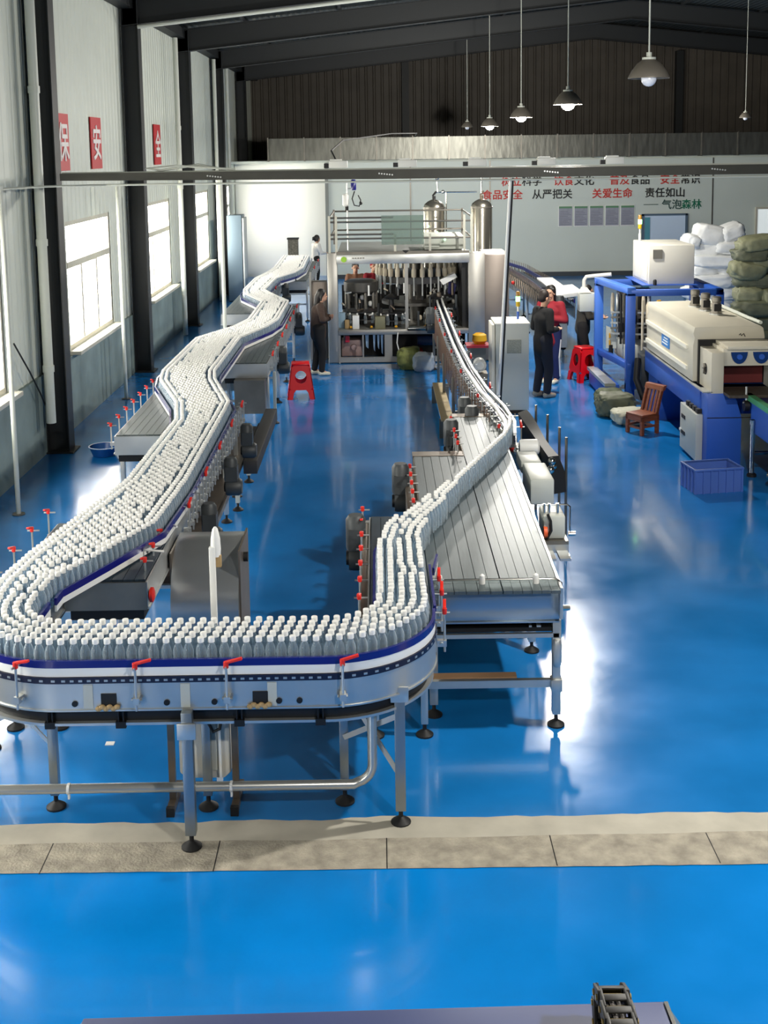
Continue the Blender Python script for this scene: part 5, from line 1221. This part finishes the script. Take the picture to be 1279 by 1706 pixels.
# ------------------------------------------------------------------ stools, chair, crate, bucket
def stool_meshes():
    H, wt, wb, th = 0.53, 0.135, 0.205, 0.012
    b = MB()
    # seat slab with rounded corner rim
    b.box(-wt, wt, -wt, wt, H - 0.03, H)
    seat = b.mesh('seat', STOOLRED, bevel=0.012)
    sides = []
    for k in range(4):
        b = MB(); n = 24
        # outer panel outline (u across, z) with round hole and arched foot cut, built as a ring of quads
        out = []; inn = []
        hz, hr = 0.325, 0.088
        for i in range(n):
            a = 2 * PI * i / n + PI / n; c, s = math.cos(a), math.sin(a)
            inn.append((hr * c, hz + hr * (s if s < 0 else s * 1.15)))
            z0, z1 = 0.14, H - 0.03
            q = min((1 / abs(c)) if abs(c) > 1e-6 else 1e9, (1 / abs(s)) if abs(s) > 1e-6 else 1e9)
            zz = (z0 + z1) / 2 + (z1 - z0) / 2 * s * q; zz = max(z0, min(z1, zz))
            w = wt + (wb - wt) * (1 - zz / H); out.append((w * c * q if abs(c * q) < 1 else w * (1 if c > 0 else -1), zz))
        def P(u, z, d): r = wt + (wb - wt) * (1 - z / H); v = (u, -(r - d), z); ca, sa = math.cos(k * PI / 2), math.sin(k * PI / 2); return (v[0] * ca - v[1] * sa, v[0] * sa + v[1] * ca, v[2])
        V = [P(u, z, 0) for u, z in out] + [P(u, z, 0) for u, z in inn] + [P(u, z, th) for u, z in out] + [P(u, z, th) for u, z in inn]
        F = []
        for i in range(n):
            j = (i + 1) % n
            F += [(i, j, n + j, n + i), (2 * n + i, 3 * n + i, 3 * n + j, 2 * n + j), (n + i, n + j, 3 * n + j, 3 * n + i), (i, 2 * n + i, 2 * n + j, j)]
        b.add(V, F)
        for sgn in (-1, 1):   # feet of the panel, arch between
            Q = []
            for u, z in ((1, 0.14), (1.0, 0.0), (0.62, 0.0), (0.55, 0.10), (0.40, 0.14)):
                w = wt + (wb - wt) * (1 - z / H); Q.append((sgn * w * u, z))
            m_ = len(Q); V = [P(u, z, 0) for u, z in Q] + [P(u, z, th) for u, z in Q]
            b.add(V, [tuple(range(m_)), tuple(range(2 * m_ - 1, m_ - 1, -1))] + [(i, (i + 1) % m_, m_ + (i + 1) % m_, m_ + i) for i in range(m_)])
        sides.append(b.mesh('side_panel', STOOLRED, smooth=30))
    return seat, sides
_st = stool_meshes()
def stool(x, y, rz, label, s=1.0):
    t = T('plastic_stool', label, 'stool', (x, y, 0), rz, 'red plastic stools')
    t.o.scale = (s, s, s)
    link('seat', _st[0], t.o)
    for m in _st[1]: link('side_panel', m, t.o)
stool(-1.33, 19.85, 0.08, 'red plastic stool with a round hole standing in the open blue aisle', 1.12)
stool(3.64, 20.95, 0.3, 'red plastic stool half hidden behind the blue frame post', 1.15)

WOOD = M('reddish_wood', (128, 66, 34), 0.45, 0, 0.25, 8.0, stretch=(1, 1, 6))
t = T('wooden_chair', 'small dark reddish wooden chair beside the blue machine base', 'chair', (3.78, 16.95, 0), rz=0.55)
S = 0.165
b = MB(); b.box(-S, S, -S, S, 0.27, 0.30); t.part('seat', b, WOOD, local=True, bevel=0.006)
for x, y in ((-S + .02, -S + .02), (-S + .02, S - .02), (S - .02, -S + .02), (S - .02, S - .02)):
    b = MB(); b.box(x - 0.024, x + 0.024, y - 0.024, y + 0.024, 0, 0.27); t.part('leg', b, WOOD, local=True, bevel=0.004)
for a, c in (((-S, -S + .02, .12), (S, -S + .02, .12)), ((-S, S - .02, .12), (S, S - .02, .12)), ((-S + .02, -S, .10), (-S + .02, S, .10)), ((S - .02, -S, .10), (S - .02, S, .10))):
    b = MB(); b.bar(a, c, 0.02, 0.03); t.part('stretcher', b, WOOD, local=True)
for z in (0.24,):
    b = MB(); b.box(-S, S, -S - .004, -S + .02, 0.2, 0.27); b.box(-S, S, S - .02, S + .004, 0.2, 0.27); b.box(-S - .004, -S + .02, -S, S, 0.2, 0.27); t.part('apron', b, WOOD, local=True)
for y in (-S + .02, S - .02):
    b = MB(); b.prism([(S - .05, y - .018, .30), (S - .005, y - .018, .30), (S + .055, y - .018, .52), (S + .105, y - .018, .66), (S + .055, y - .018, .66), (S + .01, y - .018, .52)], (0, 0.036, 0)); t.part('back_post', b, WOOD, local=True)
b = MB(); b.prism([(S + .04, -S - .02, .61), (S + .095, -S - .02, .62), (S + .13, -S - .02, .69), (S + .07, -S - .02, .685)], (0, 2 * S + .04, 0)); t.part('top_rail', b, WOOD, local=True, bevel=0.005)
for y in (-0.075, 0.0, 0.075):
    b = MB(); b.prism([(S - .035, y - .02, .30), (S - .02, y - .02, .30), (S + .035, y - .02, .50), (S + .08, y - .02, .63), (S + .06, y - .02, .63), (S + .02, y - .02, .50)], (0, 0.04, 0)); t.part('back_slat', b, WOOD, local=True)
# blue crate
CRATE = M('blue_crate_plastic', (80, 112, 186), 0.45, 0, 0.06, 3.0)
t = T('plastic_crate', 'ribbed blue plastic crate on the floor in front of the blue machine', 'crate', (3.98, 14.05, 0), rz=0.16)
hx, hy, hz = 0.29, 0.20, 0.30
b = MB(); b.box(-hx, hx, -hy, hy, 0, 0.02); b.box(-hx, hx, -hy, -hy + .012, .02, hz); b.box(-hx, hx, hy - .012, hy, .02, hz); b.box(-hx, -hx + .012, -hy + .012, hy - .012, .02, hz); b.box(hx - .012, hx, -hy + .012, hy - .012, .02, hz)
t.part('crate_body', b, CRATE, local=True)
b = MB()
for i in range(7):
    x = -hx + 2 * hx * i / 6; b.box(x - .01, x + .01, -hy - .016, -hy, 0, hz - .02); b.box(x - .01, x + .01, hy, hy + .016, 0, hz - .02)
for i in range(5):
    y = -hy + 2 * hy * i / 4; b.box(-hx - .016, -hx, y - .01, y + .01, 0, hz - .02); b.box(hx, hx + .016, y - .01, y + .01, 0, hz - .02)
t.part('ribs', b, CRATE, local=True)
b = MB()
for y0, y1, x0, x1 in ((-hy - .02, -hy + .012, -hx - .02, hx + .02), (hy - .012, hy + .02, -hx - .02, hx + .02), (-hy, hy, -hx - .02, -hx + .012), (-hy, hy, hx - .012, hx + .02)):
    b.box(x0, x1, y0, y1, hz - .025, hz)
t.part('rim', b, CRATE, local=True, bevel=0.004)
# blue basin by the wall
t = T('blue_basin', 'shallow blue basin on the floor beside the first dark column', 'basin', (-3.80, 16.1, 0))
b = MB(); b.lathe([(0.12, 0.0), (0.15, 0.005), (0.19, 0.10), (0.20, 0.13), (0.19, 0.13), (0.145, 0.02), (0.0, 0.015)], (-3.80, 16.1, 0), 28, cap=False); t.part('bowl', b, M('blue_basin', (28, 92, 164), 0.35))
b = MB(); b.lathe([(0.19, 0.127), (0.21, 0.127), (0.21, 0.135), (0.19, 0.135)], (-3.80, 16.1, 0), 28, cap=False); t.part('rim', b, M('pale_blue_rim', (120, 164, 206), 0.35))
# small fittings seen on the floor
b = MB(); b.box(-1.96, -1.90, 7.92, 7.97, 0, 0.006)
single('paper_scrap', b, WHITE, 'tiny white paper scrap on the blue floor under the front conveyor', 'paper', loc=(-1.93, 7.95, 0))
# ------------------------------------------------------------------ sacks
def sack_mesh(name, mat, L, W, H, seed, knots=True, fold=1.0):
    bm = bmesh.new(); bmesh.ops.create_icosphere(bm, subdivisions=4, radius=1.0)
    for v in bm.verts:
        x, y, z = v.co
        e = 0.55
        f = lambda q: math.copysign(abs(q) ** e, q)
        p = Vector((f(x) * L / 2, f(y) * W / 2, f(z) * H / 2))
        p.z *= 1 - 0.35 * abs(x) ** 4
        n1 = noise.noise(Vector((x * 1.6 + seed * 3.1, y * 1.6, z * 1.6))); n2 = noise.noise(Vector((x * 4.2, y * 5 + seed, z * 4.5)))
        n3 = noise.noise(Vector((x * 9, y * 11 + seed * 2, z * 9)))
        cr = 1 - abs(noise.noise(Vector((x * 3.1 + seed, y * 4.0, z * 6.0)))) * 2
        v.co = p * (1 + 0.12 * n1 + 0.06 * n2 * fold + 0.035 * n3 * fold - 0.05 * fold * max(0, cr) ** 3)
    me = bpy.data.meshes.new(name); bm.to_mesh(me); bm.free(); me.materials.append(mat); me.shade_smooth()
    return me
WSACK = M('white_woven_sack', (226, 228, 228), 0.65, 0, 0.05, 6.0, bump=0.3, bscale=8)
GSACK = M('olive_woven_sack', (86, 90, 70), 0.6, 0, 0.25, 5.0, bump=0.4, bscale=10)
GSACKL = M('pale_olive_sack', (122, 124, 96), 0.6, 0, 0.2, 5.0, bump=0.4, bscale=10)
rs = random.Random(5)
def pile(px_rows, Y, mats, name, cat, group, labels, kmin):
    k = 0
    for (u, v, L, H, tilt, m) in px_rows:
        p = atY(u, v, Y)
        W = 0.62
        me = sack_mesh(name, mats[m], L, W, H, rs.random() * 20 + k)
        o = link(name, me, None, (p.x, Y + rs.uniform(-.06, .06), p.z)); o.rotation_euler = (0, tilt, rs.uniform(-.15, .15))
        tag(o, labels[k], cat, group); k += 1
WROWS = [(1180, 392, 0.70, 0.52, 0.25, 0), (1215, 388, 0.62, 0.42, -0.35, 0), (1150, 402, 0.34, 0.34, 0.2, 0), (1170, 416, 0.95, 0.36, 0.05, 0), (1218, 412, 0.95, 0.34, 0, 0), (1190, 434, 1.20, 0.34, 0.05, 0),
         (1172, 450, 0.75, 0.32, 0, 0), (1214, 448, 0.80, 0.30, -0.05, 0), (1182, 467, 1.15, 0.34, 0.02, 0), (1232, 468, 0.8, 0.32, 0, 0), (1172, 486, 1.0, 0.34, 0, 0), (1216, 486, 0.95, 0.34, 0, 0), (1185, 506, 1.2, 0.36, 0, 0), (1225, 524, 1.2, 0.5, 0, 0), (1170, 524, 1.1, 0.5, 0, 0)]
WL = ['bulging white sack on the very top of the white pile', 'white sack slumping off the top right of the white pile', 'small white sack end at the top left beside the pale door', 'white sack directly under the topmost bulging sack', 'white sack second from the top on the right side of the pile',
      'long white sack across the third layer of the pile', 'white sack in the fourth layer, left half, beside the cabinet', 'white sack in the fourth layer, right half, near the green sacks', 'long white sack across the fifth layer of the pile', 'white sack in the fifth layer touching the green pile', 'white sack in the sixth layer beside the cream cabinet', 'white sack in the sixth layer behind the fan motors',
      'white sack low in the pile just above the tunnel top', 'white sack near the bottom right of the pile, behind the tunnel', 'white sack near the bottom left of the pile, behind the tunnel']
pile(WROWS, 27.0, [WSACK], 'white_sack', 'sack', 'pile of white sacks', WL, 0)
GROWS = [(1262, 405, 0.9, 0.34, -0.12, 1), (1252, 424, 0.8, 0.32, 0, 0), (1270, 436, 0.7, 0.3, 0.1, 1), (1244, 450, 0.75, 0.42, 0.15, 1), (1262, 468, 0.95, 0.34, 0, 0), (1248, 491, 0.62, 0.40, 0, 1), (1284, 492, 0.6, 0.38, 0, 1), (1256, 512, 0.95, 0.36, 0, 0),
         (1234, 524, 0.6, 0.34, 0, 0), (1270, 538, 0.9, 0.38, 0, 0), (1238, 548, 0.8, 0.36, 0, 0), (1262, 560, 1.2, 0.42, 0, 0)]
GL = ['topmost olive sack at the right edge', 'second olive sack from the top of the green pile', 'pale olive sack end near the top at the right edge', 'puffy pale olive sack sticking out left of the pile', 'dark olive sack under the puffy pale one', 'pale crinkled olive sack in the middle layer', 'pale olive sack cut by the right edge in the middle layer', 'dark olive sack below the pale crinkled pair',
      'small dark olive sack sticking out left near the tunnel motors', 'dark olive sack third from the bottom of the green pile', 'dark olive sack low at the left of the green pile', 'lowest olive sack on the floor behind the cream tunnel']
pile(GROWS, 24.6, [GSACK, GSACKL], 'olive_sack', 'sack', 'pile of olive sacks', GL, 0)
def floor_sack(x, y, L, W, H, mat, label, seed, rz=0.0, z=None, name='floor_sack'):
    o = link(name, sack_mesh(name, mat, L, W, H, seed, fold=1.6), None, (x, y, H * 0.46 if z is None else z)); o.rotation_euler = (0, 0, rz)
    return tag(o, label, 'sack')
floor_sack(3.62, 18.1, 0.62, 0.5, 0.38, GSACK, 'dark olive sack slumped on the floor behind the wooden chair', 3.0)
floor_sack(3.72, 17.55, 0.56, 0.46, 0.24, M('pale_grey_sack', (176, 176, 156), 0.6, 0, 0.1, 5, bump=.3, bscale=9), 'pale grey sack lying on the floor left of the wooden chair', 8.0)
floor_sack(3.66, 18.75, 0.5, 0.42, 0.30, M('camouflage_green_cloth', (74, 82, 58), 0.8, 0, 0.5, 9), 'green crumpled sack at the foot of the blue frame post', 12.0)
floor_sack(0.56, 22.35, 0.46, 0.4, 0.44, M('leafy_green_sack', (112, 118, 62), 0.7, 0, 0.5, 7), 'green patterned sack on the floor before the filling machine', 15.0)
floor_sack(0.82, 22.1, 0.42, 0.36, 0.36, glassy('plastic_bag_film', (226, 234, 240), 0.45, 0.15, (206, 214, 220)), 'clear plastic bag on the floor right of the green sack', 19.0, name='plastic_bag')
t = T('yellow_bundle', 'yellow bundle on a red tray between the narrow conveyor and white cabinet', 'bundle', (1.72, 20.6, 0))
b = MB(); b.box(1.50, 1.90, 20.4, 20.8, 0.70, 0.74); t.part('red_tray', b, M('dark_red_tray', (150, 36, 50), 0.5))
b = MB(); b.lathe([(0.05, 0.78), (0.09, 0.74), (0.13, 0.80), (0.12, 0.90), (0.07, 0.93), (0.05, 0.88)], (1.74, 20.6, 0), 18); t.part('coil', b, M('yellow_hose', (222, 172, 36), 0.5))
b = MB(); b.box(1.56, 1.84, 20.45, 20.75, 0.0, 0.70); t.part('stand', b, STEELD)
t = T('white_motor_unit', 'white wrapped motor unit between the narrow conveyor and white cabinet', 'motor', (1.62, 18.9, 0))
b = MB(); b.box(1.48, 1.72, 18.8, 19.1, 0.0, 0.55); t.part('stand', b, STEELD)
b = MB(); b.lathe([(0.06, 0), (0.1, 0.03), (0.1, 0.22), (0.06, 0.26)], (1.60, 18.8, 0.68), 16, 'y'); t.part('motor_body', b, WHITE)

# ------------------------------------------------------------------ near blue beam with cable chain
NB = M('dark_blue_beam', (44, 60, 112), 0.5, 0.0, 0.08, 3.0)
t = T('machine_beam', 'dark blue machine beam across the bottom edge of the picture', 'machine beam', (-0.05, 3.1, 0))
b = MB(); b.prism([(-0.93, 3.33, 1.5), (0.845, 3.36, 1.5), (0.845, 2.85, 1.5), (-0.97, 2.83, 1.5)], (0, 0, -0.10)); t.part('beam_top', b, NB, bevel=0.006)
b = MB(); b.prism([(0.845, 3.36, 1.5), (0.90, 3.30, 1.44), (0.98, 2.85, 1.40), (0.845, 2.85, 1.5)], (0, 0, -0.04)); t.part('end_chamfer', b, M('blue_grey_edge', (112, 130, 150), 0.35, 0.3))
b = MB(); b.bar((0.847, 3.35, 1.503), (0.862, 2.86, 1.503), 0.012, 0.006); t.part('bright_edge', b, CHROME)
b = MB(); b.prism([(-0.93, 3.33, 1.49), (-0.99, 3.28, 1.44), (-1.0, 2.83, 1.42), (-0.97, 2.83, 1.49)], (0, 0, -0.04)); t.part('end_chamfer', b, M('blue_grey_edge', (112, 130, 150), 0.35, 0.3))
for x in (-0.75, 0.65):
    b = MB(); b.box(x - 0.08, x + 0.08, 2.9, 3.1, 0, 1.4); t.part('upright', b, NB)
t = T('cable_chain', 'black link cable chain bent over the dark blue beam', 'cable chain', (0.67, 3.2, 1.505))
CH = M('black_chain_plastic', (26, 25, 24), 0.5); PIN = M('brass_pin', (150, 128, 70), 0.4, 0.5)
XC = 0.645
path_ = [(2.85 + 0.05 * i, 1.542) for i in range(7)]
path_ += [(3.15 + 0.068 * math.cos(a), 1.610 + 0.068 * math.sin(a)) for a in [-PI / 2 + PI * i / 4 for i in range(1, 4)]] + [(3.15 - 0.05 * i, 1.678) for i in range(0, 7)]
for k, ((ya, za), (yb, zb)) in enumerate(zip(path_, path_[1:])):
    b = MB(); d = Vector((0, yb - ya, zb - za)).normalized()
    off = 0.0 if k % 2 else 0.006
    for s in (-1, 1):
        x = XC + s * (0.042 - off); b.bar((x, ya - d.y * 0.012, za - d.z * .012), (x, yb + d.y * 0.012, zb + d.z * .012), 0.010, 0.042, up=(0, -d.z, d.y) if abs(d.z) < .99 else (0, 1, 0))
    nrm = Vector((0, -d.z, d.y)); ym, zm = (ya + yb) / 2, (za + zb) / 2
    for q in (-0.017, 0.017):
        b.bar((XC - 0.038, ym + nrm.y * q, zm + nrm.z * q), (XC + 0.038, ym + nrm.y * q, zm + nrm.z * q), 0.026, 0.006, up=tuple(nrm))
    o = t.part('chain_link', b, CH, bevel=0.002)
    b = MB()
    b.tube((XC - 0.051, ya, za), (XC + 0.051, ya, za), 0.009, 10)
    t.part('link_pin', b, PIN, parent=o)
b = MB(); b.path([(0.635, 3.14, 1.675), (0.635, 3.0, 1.675), (0.635, 2.86, 1.675)], 0.009, 8); b.path([(0.655, 3.14, 1.675), (0.655, 3.0, 1.675), (0.655, 2.86, 1.675)], 0.007, 8); t.part('cables', b, M('grey_cables', (110, 106, 104), 0.5))

# ------------------------------------------------------------------ people
SKIN = M('skin', (202, 156, 128), 0.55)
HAIR = M('dark_hair', (20, 16, 15), 0.5)
def solid(name, chains, mat, voxel=0.012, extra=None, smooth=6):
    """one continuous surface: tapered limbs (lists of (point, radius)) fused by a voxel remesh"""
    b = MB()
    for ch in chains:
        for (p, r), (q, s) in zip(ch, ch[1:]):
            b.tube(p, q, r, 14, s)
        for p, r in ch: b.ball(p, r, 14, 9)
    if extra: extra(b)
    me = b.mesh(name, mat, smooth=0)
    o = bpy.data.objects.new('tmp', me); COL.objects.link(o)
    m = o.modifiers.new('r', 'REMESH'); m.mode = 'VOXEL'; m.voxel_size = voxel; m.use_smooth_shade = True
    s = o.modifiers.new('s', 'SMOOTH'); s.iterations = smooth; s.factor = 0.5
    dg = bpy.context.evaluated_depsgraph_get(); dg.update()
    me2 = bpy.data.meshes.new_from_object(o.evaluated_get(dg)); bpy.data.objects.remove(o); bpy.data.meshes.remove(me)
    me2.name = name; me2.materials.clear(); me2.materials.append(mat); me2.shade_smooth()
    return me2
def V3(*a): return Vector(a)
def person(x, y, rz, H, label, top, bottom, shoe, hair='short', arms='down', lean=0.0, look=(0, 0), jacket_len=0.0, stripe=None, step=0.0, slim=1.0, hairmat=None, longtop=False):
    """stands at x, y facing local -y turned by rz"""
    t = T('person', label, 'person', (x, y, 0), rz, 'people in the hall')
    k = H / 1.70
    def S(p): return Vector(p) * k
    w = slim
    hipz, knz, anz = 0.88, 0.47, 0.08
    ly = -lean
    hips = V3(0, 0, hipz + 0.04); waist = V3(0, ly * 0.2, 1.05); chest = V3(0, ly * 0.6, 1.25); neck = V3(0, ly * 1.0 - 0.01, 1.43); head = V3(look[0] * 0.02, ly * 1.3 - 0.03 - 0.02 * look[1], 1.57 - 0.02 * look[1])
    sh = [V3(s * 0.165 * w, ly * 0.9, 1.375) for s in (-1, 1)]
    hj = [V3(s * 0.085, 0, hipz) for s in (-1, 1)]
    kn = [V3(s * 0.095, (-0.03 + (step if s > 0 else -step) * 0.5), knz) for s in (-1, 1)]
    an = [V3(s * 0.10, (0.02 + (step if s > 0 else -step)), anz) for s in (-1, 1)]
    if arms == 'folded':
        el = [V3(s * 0.25 * w, ly * .7 - 0.03, 1.12) for s in (-1, 1)]; wr = [V3(-s * 0.04, ly * .8 - 0.21, 1.13 + 0.03 * s) for s in (-1, 1)]
    elif arms == 'front':
        el = [V3(s * 0.22 * w, ly * .6 + 0.02, 1.10) for s in (-1, 1)]; wr = [V3(s * 0.08, ly * .8 - 0.22, 1.08) for s in (-1, 1)]
    elif arms == 'work':
        el = [V3(s * 0.22 * w, ly * .9 - 0.05, 1.12) for s in (-1, 1)]; wr = [V3(s * 0.14, ly * 1.2 - 0.28, 1.10) for s in (-1, 1)]
    else:
        el = [V3(s * 0.225 * w, ly * .7 + 0.03, 1.10) for s in (-1, 1)]; wr = [V3(s * 0.235 * w, ly * .7 - 0.04, 0.86) for s in (-1, 1)]
    body = [[(hips, .125 * w), (waist, .11 * w), (chest, .125 * w), (V3(0, ly * .9, 1.36), .075), (neck, .052), (head - V3(0, 0, .04), .055)]]
    for i in (0, 1):
        body.append([(V3(0, ly * .8, 1.35), .07), (sh[i], .052), (el[i], .042), (wr[i], .028)])
        body.append([(hj[i], .088 * w), (kn[i], .056), (an[i], .038), (an[i] + V3(0, -.12, -.045), .032)])
        d = (wr[i] - el[i]).normalized(); side = d.cross(V3(0, 1, 0)) if abs(d.y) < .8 else d.cross(V3(0, 0, 1)); side.normalize()
        palm = wr[i] + d * .055
        body.append([(wr[i], .026), (palm, .030)])
        for f in range(4):
            a = palm + side * (f - 1.5) * .019; L = (.06, .072, .068, .052)[f]; bend = d.cross(side) * -1
            body.append([(a, .0105), (a + d * L * .6, .0095), (a + d * L + bend * .02, .008)])
        body.append([(wr[i] + d * .02 + side * .024, .011), (wr[i] + d * .05 + side * .045, .010), (wr[i] + d * .08 + side * .042, .008)])
    body = [[(S(p), r * k) for p, r in ch] for ch in body]
    hd = S(head)
    def headmesh(b):
        b.ball(hd + V3(0, .012, .035) * k, (.074 * k, .092 * k, .085 * k), 20, 14)
        b.ball(hd + V3(0, -.028, -.035) * k, (.052 * k, .058 * k, .07 * k), 16, 12)
        b.tube(hd + V3(0, -.083, .022) * k, hd + V3(0, -.10, -.022) * k, .009 * k, 8, .016 * k)     # nose
        b.ball(hd + V3(0, -.086, -.055) * k, (.026 * k, .012 * k, .008 * k), 10, 6)                 # mouth
        for s in (-1, 1):
            b.ball(hd + V3(s * .077, .012, .0) * k, (.012 * k, .022 * k, .032 * k), 10, 8)            # ears
            b.ball(hd + V3(s * .03, -.078, .034) * k, (.016 * k, .01 * k, .008 * k), 8, 6)            # brow
    bo = t.part('body', solid('body', body, SKIN, 0.0075 * k, headmesh, 3), None)
    for s in (-1, 1):
        b = MB(); b.ball(hd + V3(s * .03, -.083, .016) * k, (.012 * k, .006 * k, .007 * k), 10, 6); t.part('eye', b, M('eye_dark', (30, 22, 20), 0.3), local=True)
    b = MB(); b.ball(hd + V3(0, -.092, -.056) * k, (.02 * k, .008 * k, .006 * k), 10, 6); t.part('mouth', b, M('lips', (168, 92, 82), 0.5), local=True)
    # top
    lowz = 0.86 - jacket_len
    tp = [[(V3(0, 0, lowz), .148 * w), (V3(0, ly * .1, .98), .142 * w), (waist, .135 * w), (chest, .145 * w), (V3(0, ly * .9, 1.36), .088), (neck - V3(0, 0, .02), .066)]]
    tp.append([(V3(-.06, .0, lowz), .11 * w), (V3(.06, .0, lowz), .11 * w)])
    tp.append([(V3(-.07, ly * .6, 1.25), .115 * w), (V3(.07, ly * .6, 1.25), .115 * w)])
    for i in (0, 1): tp.append([(V3(0, ly * .8, 1.34), .08), (sh[i], .072), (el[i], .060), (el[i].lerp(wr[i], .92), .044)])
    tp = [[(S(p), r * k) for p, r in ch] for ch in tp]
    t.part('top', solid('top', tp, top, 0.014 * k, None, 5), None)
    bt = [[(V3(-.05, 0, hipz + .06), .125 * w), (V3(.05, 0, hipz + .06), .125 * w)]]
    for i in (0, 1): bt.append([(V3(hj[i].x * .8, 0, hipz + .04), .118 * w), (hj[i] - V3(0, 0, .12), .102 * w), (kn[i], .076), (an[i] + V3(0, 0, .03), .062)])
    bt = [[(S(p), r * k) for p, r in ch] for ch in bt]
    tr = t.part('trousers', solid('trousers', bt, bottom, 0.014 * k, None, 5), None)
    if stripe:
        for i, s in ((0, -1), (1, 1)):
            b = MB(); P = [hj[i] + V3(s * .105, -.02, -.1), kn[i] + V3(s * .079, -.01, 0), an[i] + V3(s * .065, 0, .05)]
            for a, c in zip(P, P[1:]): b.bar(S(a), S(c), .03 * k, .016 * k, up=(0, 1, 0))
            t.part('side_stripe', b, stripe, parent=tr, local=True)
    for i in (0, 1):
        sh_ = [[(S(an[i] + V3(0, .03, -.03)), .046 * k), (S(an[i] + V3(0, -.05, -.036)), .044 * k), (S(an[i] + V3(0, -.135, -.045)), .037 * k)]]
        t.part('shoe', solid('shoe', sh_, shoe, 0.010 * k, None, 3), None)
    hm = hairmat or HAIR
    hc = hd + V3(0, .022, .05) * k
    if hair == 'short':
        ch = [[(hc + V3(0, .0, .012) * k, .088 * k), (hc + V3(0, .03, -.03) * k, .078 * k)]]
    else:
        ch = [[(hc + V3(0, .0, .015) * k, .09 * k), (hc + V3(0, .035, -.05) * k, .082 * k)]]
        if hair == 'long': ch.append([(hc + V3(0, .05, -.05) * k, .075 * k), (hc + V3(0, .085, -.2) * k, .06 * k), (hc + V3(0, .10, -.36) * k, .03 * k)])
        if hair == 'bun': ch.append([(hc + V3(0, .05, .0) * k, .06 * k), (hc + V3(0, .13, .0) * k, .045 * k), (hc + V3(0, .15, -.06) * k, .03 * k)])
        for s in (-1, 1): ch.append([(hc + V3(s * .055, -.03, .02) * k, .04 * k), (hc + V3(s * .078, .005, -.06) * k, .022 * k), (hc + V3(s * .08, .015, -.13) * k, .014 * k)])
    t.part('hair', solid('hair', ch, hm, 0.008 * k, None, 4), None)
    return t
BROWN = M('dark_brown_knit', (62, 46, 38), 0.85, 0, 0.2, 30)
BLK = M('black_cloth', (16, 15, 17), 0.85); NAVYC = M('dark_navy_cloth', (24, 26, 38), 0.85); REDC = M('deep_red_cloth', (140, 20, 36), 0.8)
OFFW = M('off_white_shoe', (226, 220, 196), 0.6); GREYSH = M('grey_shoe', (150, 142, 128), 0.6); BLKSH = M('black_shoe', (18, 18, 20), 0.5); WHC = M('pale_grey_vest', (226, 222, 214), 0.8)
person(-1.12, 21.85, 1.75, 1.60, 'person in a dark brown sweater and black trousers before the filling machine', BROWN, BLK, OFFW, 'long', 'folded', 0.03, (0, 1), 0.06, step=0.06, slim=1.08)
person(-1.92, 36.6, 2.2, 1.55, 'far person in a pale top and black trousers beside the white wall', WHC, BLK, GREYSH, 'bun', 'work', 0.05)
person(2.70, 19.55, 2.05, 1.78, 'person in black seen from behind beside the white cabinet', BLK, NAVYC, GREYSH, 'short', 'front', 0.0, (0, 0), 0.08, step=0.03, slim=1.02, hairmat=M('brown_black_hair', (34, 24, 20), 0.6))
person(3.00, 20.75, -0.55, 1.72, 'person in a deep red jacket and navy trousers with white side stripe', REDC, M('navy_track_trousers', (26, 36, 84), 0.8), OFFW, 'long', 'folded', 0.0, (0, 0), 0.12, stripe=WHITE, slim=1.1)
person(3.70, 21.6, 1.5, 1.62, 'person in dark clothes working behind the white hanging control panel', M('dark_olive_jacket', (54, 52, 46), 0.85), BLK, BLKSH, 'short', 'work', 0.06, step=0.08)
person(-0.12, 26.6, 0.25, 1.66, 'person in red visible through the opening of the filling machine', REDC, NAVYC, BLKSH, 'short', 'work', 0.05, hairmat=M('red_cap_cloth', (170, 40, 44), 0.8))
person(-0.52, 26.75, 0.1, 1.62, 'person in tan clothes visible through the left of machine opening', M('tan_brown_jacket', (136, 98, 74), 0.85), NAVYC, BLKSH, 'short', 'work', 0.05)
